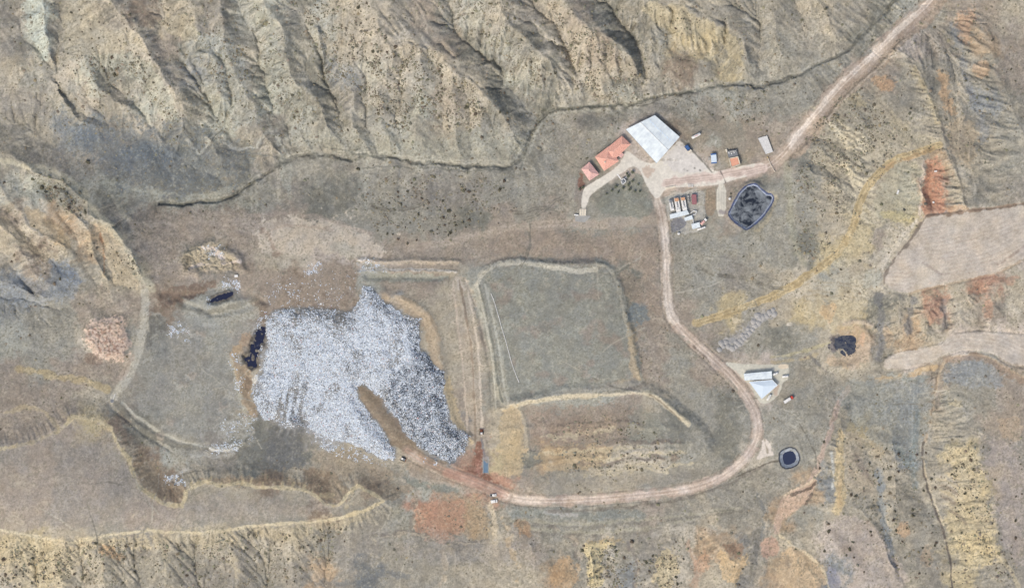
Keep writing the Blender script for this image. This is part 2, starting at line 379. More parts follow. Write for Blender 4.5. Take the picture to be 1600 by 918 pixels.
HEAP = P_("568,444 585,450 604,468 632,493 654,497 659,545 672,562 690,578 697,622 703,655 735,680 730,704 702,722 670,716 650,697 627,672 616,650 597,624 580,606 562,608 562,622 582,648 602,676 616,702 618,722 590,716 560,701 535,690 505,682 478,668 470,650 484,662 462,672 440,668 428,660 412,660 400,642 394,625 402,600 405,585 412,560 416,530 415,498 428,484 450,481 475,479 502,481 528,484 548,482 556,474 561,462")
hsd = poly_sd(HEAP, 30, 3.5)
H += 4.5 * sstep(-4, 22, hsd) + (.7 * fbm(14, 3, 81) + .2 * fbm(5, 2, 82)) * sstep(0, 8, hsd)
HEAP_OLD = P_("652,500 662,545 690,575 697,622 703,655 735,680 730,704 702,722 670,716 650,697 627,672 608,638 590,612 600,590 630,570 650,545 640,520")
hosd = poly_sd(HEAP_OLD, 20, 6)
ridge_line("560,610 580,625 600,655 622,685 650,705 690,728 740,748", 11, 1.5, 2)

# slots of dark liquid
POOLS = {"pool_north": P_("327,473 332,466 345,461 358,457 362,460 361,464 350,469 338,473"),
         "pool_west": P_("408,510 415,510 413,522 414,534 408,541 403,547 401,568 392,574 384,564 381,555 386,556 392,552 393,541 397,526"),
         "pond_lagoon": P_("1142,334 1149,318 1159,302 1168,293 1176,290 1184,293 1191,299 1199,305 1204,310 1202,318 1193,331 1182,342 1173,349 1166,351 1158,349 1147,341"),
         "pond_small": P_("1223,712 1227,706 1234,704 1241,707 1244,714 1240,722 1233,724 1226,722"),
         "pond_clay": P_("1304,528 1316,525 1329,521 1337,527 1340,537 1335,548 1326,556 1318,553 1311,546 1304,541")}
WATER_Z = {}
def at(u, v, a=None):
    a = H if a is None else a
    x = min(max(u - U0, 0), NU - 1.001); y = min(max(v - V0, 0), NV - 1.001)
    i, j = int(x), int(y); fx, fy = x - i, y - j
    return float((a[j, i] * (1 - fx) + a[j, i + 1] * fx) * (1 - fy) + (a[j + 1, i] * (1 - fx) + a[j + 1, i + 1] * fx) * fy)

LINER = P_("1136,334 1145,316 1156,298 1166,288 1177,285 1185,288 1192,295 1199,301 1207,302 1211,308 1208,318 1197,334 1186,346 1175,356 1166,361 1159,356 1144,346")
LINER2 = P_("1216,716 1217,706 1224,700 1234,697 1243,699 1249,707 1251,717 1247,726 1238,731 1228,733 1220,729")
def level(pts, z, w, warp=0.0):
    sl = window(pts, w + warp * 2 + 5)
    m = sstep(-w, 0, poly_sd(pts, w + 2, warp, sl))
    h = sub(H, sl); h *= 1 - m; h += z * m
def mean_h(pts):
    return float(H[inside(pts)].mean())

# pads and roads -------------------------------------------------------------------------------------------
ROADS = {
 "upper": (9.5, P_("1490,-50 1455,0 1430,25 1400,52 1370,80 1340,108 1315,132 1290,160 1268,185 1250,208 1235,228 1215,250 1198,261 1170,269 1140,276 1110,281 1075,287 1045,292 1028,299")),
 "south": (6.5, P_("1022,284 1025,300 1029,315 1034,335 1038,360 1041,400 1042,440 1043,470 1047,490 1060,510 1080,530 1105,553 1130,575 1155,603 1174,630 1184,655 1184,680 1173,705 1150,730 1120,750 1085,762 1040,769 990,774 930,779 870,782 820,781 790,774 765,762")),
 "ramp": (7.0, P_("790,774 765,762 740,752 700,737 660,718 636,703")),
}
TRACKS = {
 "hill": (6.5, P_("1468,226 1440,236 1415,243 1390,256 1367,275 1350,300 1340,330 1330,360 1315,388 1300,405 1270,425 1235,450 1190,470 1150,485 1110,498 1085,504")),
 "hill_b": (4.5, P_("1228,255 1234,300 1236,345 1242,385 1256,412")),
 "berm": (5.0, P_("716,432 728,470 738,530 744,600 748,650 752,700 756,745")),
 "west": (6.0, P_("205,430 222,455 226,490 218,540 202,580 182,618")),
 "north": (6.0, P_("420,338 470,334 520,345 580,362 640,385 720,372 800,352 880,344 950,352 1030,342")),
 "gully": (4.0, P_("1324,606 1318,618 1305,640 1295,672 1288,692 1281,728 1268,750 1248,764 1228,778 1219,800 1213,830")),
 "field_edge": (2.0, P_("1600,590 1570,575 1540,558 1500,556 1474,568 1462,600 1455,650 1442,700")),
}
YARD = P_("978,232 1000,251 1024,256 1048,232 1063,217 1090,243 1113,269 1146,263 1170,256 1197,254 1199,267 1170,274 1151,280 1121,289 1070,292 1040,294 1030,310 1020,308 1008,285 998,262 985,260 972,270 955,281 925,301 918,315 914,328 907,326 910,300 917,289 936,279 960,264 972,250")
DRIVE = P_("1120,287 1135,287 1134,338 1119,338")
APRON = P_("1129,565 1150,567 1190,569 1215,569 1232,568 1233,592 1222,597 1220,612 1206,627 1190,632 1182,620 1168,600 1148,580")
TRI = P_("1192,683 1199,684 1206,702 1210,711 1196,713 1181,718 1182,712 1190,700")

level(P_("920,210 985,195 1023,175 1068,214 1118,268 1200,250 1205,270 1120,292 1100,300 1104,365 1040,368 1036,300 1010,290 990,262 960,285 925,310 900,350 890,330 900,270"), 9.0, 34, 1)
level(APRON, mean_h(APRON), 8)
level(P_("1180,205 1202,205 1214,262 1196,262"), mean_h(P_("1180,205 1202,205 1214,262 1196,262")), 10)
level(TRI, mean_h(TRI), 4)
Hb = blur(H, 9)
for k, (w, p) in {**ROADS, **TRACKS}.items():
    d, _ = line_dist(smooth_line(p, 2), w + 9)
    m = 1 - sstep(w, w + 8, d)
    soft = 1.0 if k in ROADS else 0.6
    H = H * (1 - m * soft) + Hb * m * soft
    # ditch beside the roads, wheel ruts on them
    if k in ROADS:
        off = 1 - sstep(-12, -2, poly_sd(YARD, 14))
        H -= 0.45 * off * np.exp(-((d - w - 3) / 1.6) ** 2) * (.6 + .5 * WX)
        H -= 0.12 * off * np.exp(-((d - 2.6) / 1.0) ** 2)
FIELD1 = P_("1447,337 1513,329 1560,326 1600,319 1662,310 1662,392 1600,405 1551,428 1463,446 1420,459 1390,453 1381,443 1381,428 1398,404 1425,371")
FIELD2 = P_("1378,566 1388,554 1430,545 1470,537 1492,521 1530,517 1662,528 1662,582 1600,572 1575,567 1552,551 1502,545 1472,555 1440,569 1400,577 1382,577")
for f in (FIELD1, FIELD2):
    sd = poly_sd(f, 20)
    m = sstep(-2, 6, sd); H = H * (1 - m * .9) + blur(H, 14) * m * .9
    H -= 0.7 * np.exp(-((sd + 2) / 2.2) ** 2)
d1, _ = line_dist(P_("1380,459 1420,461 1463,447 1551,429 1600,406 1662,392"), 140)
d2, _ = line_dist(P_("1382,578 1440,570 1472,556 1502,546 1552,552 1600,573 1662,582"), 90)
FUR = np.where(d1 < d2, d1, d2)
FUR1, FUR2 = d1, d2
# incised stream beds
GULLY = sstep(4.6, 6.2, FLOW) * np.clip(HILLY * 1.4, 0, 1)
H -= .8 * GULLY
d, _ = line_dist(smooth_line(P_(next(s_ for a_, s_ in VALLEYS if s_.startswith('1410,-20'))), 2), 9, 3.0)
H -= 2.0 * np.exp(-(d / 2.6) ** 2) * (0.75 + 0.25 * np.clip(WX * 2, -1, 1))
CREEK = np.exp(-(d / 2.2) ** 2); BANK = np.exp(-((d - 5) / 2.0) ** 2)
d, _ = line_dist(P_("250,319 275,320 300,318 340,316 375,300"), 6, 1.5); H -= 1.3 * np.exp(-(d / 1.7) ** 2)

for k, (rim, drop) in {"pond_lagoon": (LINER, 2.6), "pond_small": (LINER2, 2.2)}.items():
    z = mean_h(rim); level(rim, z + .25, 6)
    H -= drop * sstep(0, 9, poly_sd(rim, 14))
    WATER_Z[k] = z + .25 - drop * (.82 if k == 'pond_small' else .5)
for k in ("pool_north", "pool_west", "pond_clay"):
    H += .25 * fbm(6, 2, 91) * sstep(-14, 0, poly_sd(POOLS[k], 16, 2))
    z = float(np.percentile(H[inside(POOLS[k])], 20)); level(POOLS[k], z, 5, 1)
    H += (.3 if k == 'pool_north' else 1.15) * fbm(5, 2, 92) * sstep(-8, 2, poly_sd(POOLS[k], 10, 1))
    H -= 1.5 * sstep(-3, 4, poly_sd(POOLS[k], 8, 2)); WATER_Z[k] = z - .55
ridge_line("1345,512 1356,520 1360,540 1352,562 1330,575 1305,572", 7, 2.4); ridge_line("1318,508 1335,500 1355,503 1368,510", 4, 1.6)
ridge_line("1206,300 1216,308 1214,322 1200,345 1186,360", 3, .5)
# ================================================================= soil colours (what the ground is made of)
PAL = {'G': (149,147,135), 'D': (125,125,115), 'N': (146,142,129), 'V': (141,137,127), 'B': (153,143,129), 'K': (134,121,106), 'T': (167,159,140), 'P': (180,172,154),
       'L': (170,172,157), 'Y': (178,165,131), 'O': (170,149,122), 'R': (168,133,112), 'S': (131,135,135), 'M': (183,172,159), 'C': (108,112,113), 'E': (158,159,148), 'X': (150,152,152), 'Z': (120,124,126)}
GRID = """VLNTVKTTVE LGETPVBGLT VPBDNTTNNN NTTNDENBBT
VLNTTPBEEG EDETPPVBDL DPTKDGYYNN GNNDGMBNOB
TGPLDPVSEG LGDSLPETND LDPTDNKNYG GGGBBNNTNB
VVGPNLPDLN LDDVGDLBTD GDGTEVGEEG GGBNTNTTSN
NNSSVPGDLN VEGGGEGTGG GGVGMMKNGB BBNNTTTNNG
NVVVCSCDND VGGVGNGGGG GGNNMMMMNB BDNNTTOTNG
ELDEDGDDDD GVDDGGVVVG GNNDGGENBD GGTTTERTNV
BPOTVBBBBB BBDGGGGNDB NBGGGBGGBD GGTYTYMMMM
TKTOTBBTTB TPMMMBBBBB BBBBBBNGGG GDYYNPMMMM
SBSNTTBBVB BKBKEBBTEG GGGGDBNGVN TPETPMOTRT
SGGBBBKEEG KKKKXXTTEG DGGGDBBGYN TYYYDTRTBT
EGGPBGVVEB XXXXXXTTBG GGGGGBNBVG DGTOVOTMMM
BGBBBGVVGT XXXXXXZTTD GGGGTBGBBM GNTTNMBSGB
BBBTNVVGVT XNXXKZZTBG GEEEBTGGDM NGNGGSBGNB
BBBYKDGGVG DVXXXKZZBT BBBNDGDGDG GGNYGSTNBB
VBVVTKEGVD DDTTTTBZBY DOTTPPGGDP GGTNTSNYVV
BBVBVTKTTT KTKTKNEBRR BNNTTGNNNN NOSTTNTPYV
BBVVNBBNNN NNKNNGROON GGGGNBNTNN OGTNTNNYVV
YYTTNVTNTV TTNVVNDNNT BNNPNVPOOV TTMBNNNYYV
PYTTNNNVVV NVOVCNNNTT TONPSVPTTV OOSMNNVYNV""".split('\n')
g = np.array([[PAL[ch] for ch in r.replace(' ', '')] for r in GRID], np.float32)
assert g.shape == (20, 40, 3), g.shape
NZ4 = fbm(2.6, 2, 404); NZ5 = fbm(2.6, 2, 405)
gx = (U + 13 * WX + 6 * wx2 + 2.5 * NZ4) / 40.0 - 0.5; gy = (V + 13 * WY + 6 * wy2 + 2.5 * NZ5) / 45.9 - 0.5
x0 = np.floor(gx).astype(int); y0 = np.floor(gy).astype(int)
fx = sstep(0.22, 0.78, gx - x0)[..., None]; fy = sstep(0.22, 0.78, gy - y0)[..., None]
def gg(j, i): return g[np.clip(j, 0, 19), np.clip(i, 0, 39)]
C = (gg(y0, x0) * (1 - fx) + gg(y0, x0 + 1) * fx) * (1 - fy) + (gg(y0 + 1, x0) * (1 - fx) + gg(y0 + 1, x0 + 1) * fx) * fy
C = C.astype(np.float32)
del gx, gy, x0, y0, fx, fy

def mix(col, m, sl=FULL):
    m = np.clip(m, 0, 1)[..., None]
    c = sub(C, sl); c *= 1 - m; c += np.asarray(col, np.float32) * m
def pick(col): return PAL[col] if isinstance(col, str) else col
NZ1 = fbm(30, 3, 401); NZ2 = fbm(9, 3, 402); NZ3 = fbm(3.0, 2, 403)
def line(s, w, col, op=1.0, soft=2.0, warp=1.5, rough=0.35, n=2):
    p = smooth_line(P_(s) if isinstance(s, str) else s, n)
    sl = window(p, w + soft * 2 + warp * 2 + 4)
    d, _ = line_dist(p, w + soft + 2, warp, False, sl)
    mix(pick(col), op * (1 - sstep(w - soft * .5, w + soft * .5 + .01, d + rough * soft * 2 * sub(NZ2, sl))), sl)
def patch(s, col, op=1.0, soft=6.0, warp=3.0, rough=0.55, n=1):
    soft = soft * .55; rough = rough * 1.5
    p = smooth_line(P_(s) if isinstance(s, str) else s, n, True)
    sl = window(p, soft + warp * 2 + 5)
    sd = poly_sd(p, soft + 2, warp, sl)
    mix(pick(col), op * sstep(-soft * .5, soft * .5, sd + rough * soft * (sub(NZ2, sl) + .8 * sub(NZ3, sl))), sl)

# hillsides: bare crests and rills stay pale, hollows and gully beds are mixed darker
hm = np.clip(HILLY, 0, 1)
bare = np.clip(0.48 * RILL + 0.42 * RILL_B + .2 * RILL_C + 0.4 * NZ1, -1.2, 1.4) * hm
mix((190,182,162), 0.42 * np.clip(bare, 0, 1)); mix((118,117,106), 0.46 * np.clip(-bare, 0, 1))
crest = np.exp(-(dr / 5.0) ** 2) * hm; mix(PAL['P'], 0.28 * crest)
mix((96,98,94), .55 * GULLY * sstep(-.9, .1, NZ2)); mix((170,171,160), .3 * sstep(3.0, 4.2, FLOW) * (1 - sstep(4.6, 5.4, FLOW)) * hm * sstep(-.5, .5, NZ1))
# --- bare and grassy patches, traced
patch("30,0 75,0 78,70 72,100 55,70 38,40", (176,186,176), .6)
patch("100,0 140,0 150,40 215,55 232,85 220,75 160,78 100,100 96,60", (178,171,148), .5)
patch("125,85 215,80 250,125 285,185 270,200 230,150 200,110 150,100", (168,171,154), .5)
patch("555,0 575,0 590,35 612,68 690,85 715,118 745,140 770,165 740,205 690,200 670,140 640,150 620,210 570,150 545,100 540,40", (176,168,150), .5)
patch("685,0 790,0 805,40 828,80 860,120 860,150 800,120 760,80 720,40", (170,164,148), .45)
patch("852,0 880,14 905,38 925,53 955,68 985,84 1000,100 995,125 960,125 900,115 870,60", (178,167,147), .55)
patch("1000,0 1060,10 1105,30 1150,50 1165,97 1140,95 1130,65 1090,62 1040,52 1010,30", (178,166,132), .55)
patch("410,0 425,0 430,60 450,100 470,150 500,180 480,200 450,170 425,120 410,60", (166,168,156), .5)
patch("300,45 380,70 390,150 400,190 360,200 340,120", (158,164,158), .4, 12)
patch("250,20 300,20 312,60 290,68 262,50", (182,170,140), .5)
patch("90,180 240,200 330,215 400,250 330,300 240,300 160,250 110,225", (98,106,110), .6, 40)
patch("100,190 170,200 190,225 110,225", (98,108,118), .4, 16); patch("170,235 250,225 300,240 240,260", (95,106,114), .4, 16)
patch("480,195 560,205 640,215 820,200 820,250 640,250 480,235", (146,148,134), .45, 20)
patch("160,270 240,305 340,312 400,310 400,330 250,325 170,300", (160,163,150), .45, 14)
line("150,262 175,300 195,340", 5, 'L', .3); line("160,285 230,300 320,310 365,290", 4, 'L', .5, 5, 3)
line("0,250 50,262 95,272 128,302 150,336 174,360 198,394 218,430 236,450", 6, (192,186,160), .75, 6, 2)
patch("135,355 165,350 185,380 205,410 220,445 195,450 170,440 140,400", (190,174,142), .6, 12); patch("140,350 160,360 165,400 145,385", (186,156,122), .4)
line("158,365 164,400 162,430", 1.5, (180,120,80), .5)
patch("0,330 30,355 60,385 95,400 80,410 40,390 0,360", (178,166,138), .5); patch("35,320 80,335 105,370 110,395 70,370 45,345", (166,146,112), .5)
patch("0,420 40,440 110,420 130,450 100,470 0,480", (132,140,146), .5, 12); patch("70,400 125,425 128,448 90,430", (112,124,138), .5)
patch("240,340 420,330 420,400 330,372 285,395 250,430 225,420", (157,146,132), .55, 20)
patch("398,350 425,342 450,336 520,344 560,358 600,383 606,399 560,402 520,400 480,394 440,400 410,388", (194,183,164), .95, 10, 5); line("235,352 300,346 360,346 410,352 450,348", 5, (172,161,146), .7, 5, 3); line("250,368 320,360 400,362", 2, (168,158,144), .6, 3, 3); patch("560,375 605,395 600,402 540,398", (196,184,166), .6)
line("405,365 450,350 520,358", 2, (168,150,132), .4); line("400,335 470,332 540,352 580,365", 3, (176,162,146), .5)
patch("510,375 570,385 560,402 520,398", (165,165,150), .4, 10)
line("415,360 425,380 432,395", 5, (140,118,100), .5, 6)
patch("285,390 320,378 345,385 375,405 370,425 290,425 280,410", (178,166,138), .7, 8)
patch("282,400 296,396 296,425 284,425", (112,104,88), .6, 4); patch("372,405 400,408 395,425 360,424", (128,116,102), .5)
for s in ("318,386 340,390 348,402", "335,396 350,404", "350,412 375,406", "300,418 330,412"): line(s, 2.2, (225,212,204), .55, 3, 2)
# landfill: bare soil, west cell, ditches
patch("225,440 300,430 420,432 560,405 560,440 545,500 520,520 470,485 420,488 415,450 330,440", (152,140,126), .5, 24, 6)
patch("400,425 560,430 560,470 520,475 430,485 416,470", (150,138,123), .5, 26, 8)
patch("240,462 290,445 345,440 300,468 255,486", (124,108,94), .9, 5); patch("225,480 255,486 245,500", (128,116,100), .5)
patch("233,487 258,492 262,530 262,556 235,565 230,530", (112,113,107), .75, 5)
for s in ("250,505 258,560", "240,520 262,525"): line(s, 3, (105,106,100), .35, 4, 5)
patch("245,500 410,500 375,560 380,640 330,690 260,670 200,630 230,570", (146,147,139), .6, 14)
patch("290,465 330,478 370,470 410,480 405,500 320,500 280,482", (164,163,150), .6); line("280,478 300,487 330,487 370,478 400,468", 3, (118,116,104), .5, 4)
patch("360,540 380,536 392,576 392,620 406,652 388,650 372,612 362,575", (170,150,122), .95, 4, 2)
patch("372,525 395,515 392,545 380,552", (168,140,112), .6); patch("380,586 392,592 390,622 382,606", (120,104,88), .7, 4)
patch("388,590 405,584 408,596 394,600", (224,220,206), .8, 3); line("360,560 366,590 374,620 382,640", 2.2, (205,203,180), .5, 4, 3); patch("330,660 375,650 400,660 390,690 345,690", (170,170,160), .5, 10)
line("178,622 200,588 220,545 228,490 226,455", 6.5, (180,176,160), .9, 3); line("205,555 190,590", 5, (182,166,148), .5)
line("178,628 215,664 255,690 300,700 340,703 375,698", 3.2, (112,112,104), .75, 3); line("190,630 225,660 265,683 305,696 345,700 380,690", 1.6, (200,200,184), .55, 2)
line("290,735 270,745 256,756", 4, (205,205,200), .4, 4, 3); line("330,702 350,704 372,700", 2, (222,222,214), .7, 2); line("300,715 340,713 360,708", 3, (190,190,180), .5, 4, 4)
patch("380,690 470,680 480,705 440,735 380,735", (116,118,113), .6, 14); patch("428,655 445,600 478,600 480,660 470,690 480,735 410,735 415,690", (112,113,110), .85, 9)
for k in range(6): line([(446 + 6 * k, 602 + 3 * (k % 2)), (440 + 6 * k, 640), (430 + 6 * k, 680)], 1.2, (180,178,172) if k % 2 else (88,89,86), .35, 1.5, 2, n=1)
patch("205,712 225,705 262,745 268,775 284,785 262,790 232,775 212,750", (144,127,104), .6, 10); patch("262,760 292,752 286,786 262,784", (138,118,94), .6, 8)
patch("300,748 380,742 460,748 510,770 528,786 505,785 470,762 420,758 345,757", (150,130,104), .6, 9)
patch("480,700 560,705 620,735 600,760 545,755 500,735", (158,142,118), .5, 12); patch("470,728 520,735 545,755 535,785 512,786 490,760", (140,122,98), .55)
patch("560,735 600,760 660,755 600,790", (146,130,108), .5)
# mesa rim and the bare slope under it
line("0,700 50,692 92,672 115,651 150,655 172,668 188,700 200,715 205,735 219,763 255,786 284,790 291,766 320,752 345,759 375,752 400,760 440,762 480,767 510,789 527,790 545,768 560,757 600,782 570,797 540,806", 2.8, (200,186,150), .95, 1.6, 1.2, .5, 0)
for k in range(30):
    q_ = [(345,758),(360,755),(376,756),(392,753),(408,760),(424,759),(440,761),(456,762),(472,764),(486,770),(498,778),(296,762),(308,756),(326,752),(200,722),(206,740),(214,756),(226,768),(240,778),(254,785),(190,704),(180,690),(168,672),(150,658),(128,652),(104,662),(84,678),(64,690),(44,694),(22,697)][k]
    line([q_, (q_[0] + 2 + k % 3, q_[1] - 5 - k % 4)], 1.5, (192,176,138), .8, 1.5, 1, .5, 0)
for s in ("92,668 70,640 30,636 5,650", "112,652 118,672 122,674", "150,655 165,655 170,675", "505,775 520,770", "540,790 548,765"): line(s, 3, (190,174,138), .6, 4, 3)
line("0,826 60,838 110,848 150,840 200,830 240,829 330,832 400,820 450,817 500,815 540,806", 2.0, (200,189,158), .95, 1.6, 1.4, .5, 1)
patch("0,830 60,840 110,850 150,842 225,830 240,860 170,850 120,875 100,918 0,918", (190,176,142), .6, 20, 6)
patch("225,832 400,822 540,806 590,795 560,815 480,845 400,840 340,850 255,850", (178,166,136), .5, 16, 6)
for s in ("85,850 95,880 98,918", "150,880 165,910", "245,835 255,870 260,915", "350,830 362,860 372,915", "452,825 458,850 452,875"): line(s, 4, (190,178,146), .4, 6, 6, .8)
patch("150,850 185,855 200,875 165,870", (180,140,98), .5); patch("0,690 110,660 180,690 210,760 260,795 320,770 480,785 540,795 400,812 200,822 60,828 0,815", (157,148,137), .5, 20)
patch("0,735 30,740 60,760 30,765", 'T', .3); patch("0,805 25,800 45,825 10,832", 'T', .4)
line("30,575 60,582 110,590 150,600 168,610", 5, (186,168,126), .7, 5, 2)
# outcrop
patch(OUT, (203,180,160), .9, 8, 3); sdo2 = poly_sd(smooth_line(OUT, 1), 20, 3)
mix((140,112,96), sstep(4, 10, sdo2) * sstep(.05, .6, NZ3 + .3 * NZ2) * .8); patch("128,545 145,552 165,566 150,572 132,562", (126,110,96), .7, 5)
# capped cell, mound, berms
patch(CAP, (139,141,131), .8, 8, 2)
mix((150,152,138), poly_sd(CAP, 10, 2).clip(0, 8) / 8 * .4 * sstep(.1, .8, NZ2 + .5 * NZ1)); mix((150,132,118), poly_sd(CAP, 10, 2).clip(0, 8) / 8 * .45 * sstep(.25, .8, fbm(24, 3, 411)))
line("744,446 758,416 800,407 850,415 870,418", 4.5, (188,184,166), .95, 2, 1.2); line("870,418 900,424 930,420", 4, (192,188,170), .95, 2, 1.2); line("935,410 955,415 968,446 980,498 992,550 1000,592", 5, (172,168,150), .95, 2, 1.2)
patch("980,500 992,500 998,560 1005,595 990,592", (178,156,122), .6); line("795,632 830,623 880,617 940,607 995,598", 4, (152,150,140), .7, 4)
for k in range(7): line([(800 + 8 * k, 450 + 12 * k), (815 + 12 * k, 500 + 8 * k), (808 + 20 * k, 590)], 1.6, (160,160,146), .25, 3, 4)
line("788,640 820,628 880,621 960,613 1012,612", 4, (196,186,160), .95, 2, 1.2); line("1012,612 1036,628 1076,662", 4, (194,184,156), .95, 2, 1.2); line("1016,616 1040,634 1064,656", 1, (120,108,92), .6, 1.2)
patch("786,640 815,632 820,700 815,745 785,742 780,700", (182,164,130), .8, 8); patch("785,690 810,660 818,720 795,745", (188,168,130), .5)
line("812,636 820,655 823,690 824,712", 3, (176,168,146), .6, 4)
patch("830,640 960,630 1010,640 1000,690 880,690 830,700", (146,130,114), .7, 12); patch("900,660 960,655 965,675 910,680", (176,150,120), .35, 8)
patch("990,630 1030,650 1040,680 985,700 980,660", (140,142,130), .6, 10); patch("830,700 920,690 960,700 940,730 850,740", (176,154,118), .6, 10)
for k, (y, x0_, x1_) in enumerate(((690, 880, 1060), (700, 850, 1010), (708, 930, 1075), (718, 900, 1060), (728, 950, 1075), (738, 910, 1040), (664, 870, 1000), (676, 850, 960))):
    line([(x0_, y + 8), ((x0_ + x1_) / 2, y), (x1_, y - 4)], 2.6, (196,184,152) if k % 3 else (128,116,104), .65, 4, 6)
patch("830,742 960,748 1080,735 1100,750 960,762 830,770", (136,132,122), .55, 12)
line("560,405 620,409 680,405 714,407", 4, (186,172,150), .7, 4, 3); line("558,408 570,404", 2, (228,222,212), .9)
line("562,421 600,420 672,419 712,424", 1.8, (220,214,200), .85, 2, 2); patch("575,424 700,426 700,438 575,438", (150,152,138), .8, 4)
patch("700,430 742,440 752,560 752,690 735,690 722,560", (176,164,144), .75, 7); line("716,434 722,450", 4, (214,204,190), .7, 5)
for s in ("722,450 734,520 741,600 744,660", "734,450 748,530 752,640 756,700"): line(s, 1.6, (192,180,160), .6, 2)
line("742,450 756,490 768,545 777,600 786,628", 4.5, (164,163,148), .7, 3); line("762,450 772,495 782,550 788,600 796,622", 2.5, (172,170,154), .7, 3); line("752,470 764,530 770,590", 2.2, (130,130,118), .5, 3)
patch("690,590 705,590 722,660 742,688 730,690 706,660", (186,166,126), .6, 6); line("604,468 640,478 664,498 674,520 678,560 684,580", 10, (170,152,126), .75, 6); line("618,462 650,474 675,498 686,530", 3, (190,172,144), .7, 3)
# soil ramp into the heap, stained junction
line("568,612 582,628 602,658 624,690 652,708 690,728", 11, (138,124,105), .95, 4, 2); patch("745,690 752,690 760,740 800,770 790,782 745,765 700,745 735,735", (134,96,80), .95, 6); line("700,738 740,754 790,776", 7, (166,124,106), .7, 4)
patch("716,712 745,695 750,740 705,735", (168,136,116), .6, 8)
patch("640,715 690,735 740,760 680,765 640,745", (164,146,124), .6); line("650,752 700,760 750,768", 5, (176,168,152), .55, 4); line("632,750 660,758 710,766", 4, (128,134,124), .7, 4, 3)
patch("745,712 753,712 757,745 745,745", (170,126,110), .5)
patch("650,800 665,785 720,778 735,800 720,835 690,845 655,838 640,815", (172,134,110), .75, 14); patch("720,785 765,795 770,845 730,845", (162,140,108), .6, 10); line("766,786 772,805 775,830 776,865", 4, (194,180,152), .9, 3); line("620,800 640,820 630,840", 10, (148,146,130), .6, 8)
patch("615,835 700,840 780,850 860,850 850,880 700,880 620,870", (146,140,132), .5, 16)
# paths north of the landfill, creek side
line("640,385 720,375 800,354 880,346 940,352 1030,343", 7, (172,160,143), .8, 5); 
for o in (-4, 3): line([(640, 388 + o), (720, 376 + o), (800, 355 + o), (880, 347 + o), (950, 353 + o)], 1, (180,166,150), .6, 1.3, .6)
patch("800,355 960,365 1030,360 1035,440 960,405 860,400 740,395", (156,141,124), .6, 14); patch("985,470 1010,470 1015,505 985,510", (112,122,124), .8, 8); patch("960,420 1030,440 1040,500 1010,480 975,460", (152,136,118), .5)
line("560,300 566,260", 2, 'L', .4, 3); line("575,250 572,290 570,330", 3, 'L', .45, 4, 3); line("600,240 628,252 618,300", 1.5, 'C', .4, 2, 3); line("440,240 442,275 455,310", 3, 'L', .5, 4, 3)
for s in ("845,185 822,212 815,250 812,320", "905,262 896,300 890,340"): line(s, 3.5, (156,155,142), .5, 5)
for s in ("980,150 1060,145 1160,128", "870,178 930,174 980,175"): line(s, 2, 'L', .4, 3, 3)
patch("1130,125 1160,128 1200,133 1180,140 1140,138", (120,124,128), .6, 6); patch("1090,150 1140,160 1130,210 1090,190", 'K', .4, 14); patch("1060,180 1190,205 1185,250 1110,255 1070,215", (150,140,122), .55, 10); patch("1100,215 1125,215 1128,232 1105,232", (158,160,146), .6, 6)
line("850,172 900,168 945,167 980,166 1005,157 1050,147 1080,142", 2.0, (92,94,84), .75, 2, 2.5); line("820,225 830,205 845,188", 1.8, (100,102,92), .6, 2, 2.5); line("1160,134 1200,132 1235,120 1262,108 1290,97 1330,78", 1.8, (96,98,96), .6, 2, 2.5)
line("250,319 275,320 300,318 340,316", 1.8, (88,90,86), .7, 2, 2)
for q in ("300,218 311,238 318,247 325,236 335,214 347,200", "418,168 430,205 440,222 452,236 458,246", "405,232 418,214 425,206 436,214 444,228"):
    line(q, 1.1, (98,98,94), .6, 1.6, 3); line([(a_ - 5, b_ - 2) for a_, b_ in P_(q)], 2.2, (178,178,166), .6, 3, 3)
for q in ("442,250 443,275", "448,248 450,280", "455,255 452,290", "395,282 392,330", "402,280 400,330"): line(q, 1.6, (176,176,160), .45, 2.5, 2)
for k in range(26):
    a_, b_ = 105 + 11 * (k * 7 % 21), 185 + 9 * (k * 5 % 14); line([(a_, b_ + 16), (a_ + 12, b_ + 6), (a_ + 26, b_)], 1.8, (92,100,108) if k % 3 else (160,164,156), .4, 4, 5)
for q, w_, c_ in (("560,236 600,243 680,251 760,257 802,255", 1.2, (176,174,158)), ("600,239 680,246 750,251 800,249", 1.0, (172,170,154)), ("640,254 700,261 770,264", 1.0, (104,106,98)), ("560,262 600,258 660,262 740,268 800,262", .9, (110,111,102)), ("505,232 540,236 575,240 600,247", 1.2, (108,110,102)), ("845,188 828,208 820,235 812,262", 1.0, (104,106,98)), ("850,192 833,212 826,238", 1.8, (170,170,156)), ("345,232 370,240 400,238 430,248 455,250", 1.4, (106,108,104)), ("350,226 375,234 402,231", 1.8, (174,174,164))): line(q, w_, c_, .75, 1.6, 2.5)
mix((108,110,102), .6 * CREEK); mix((172,171,156), .45 * BANK * sstep(-.5, .5, NZ2))
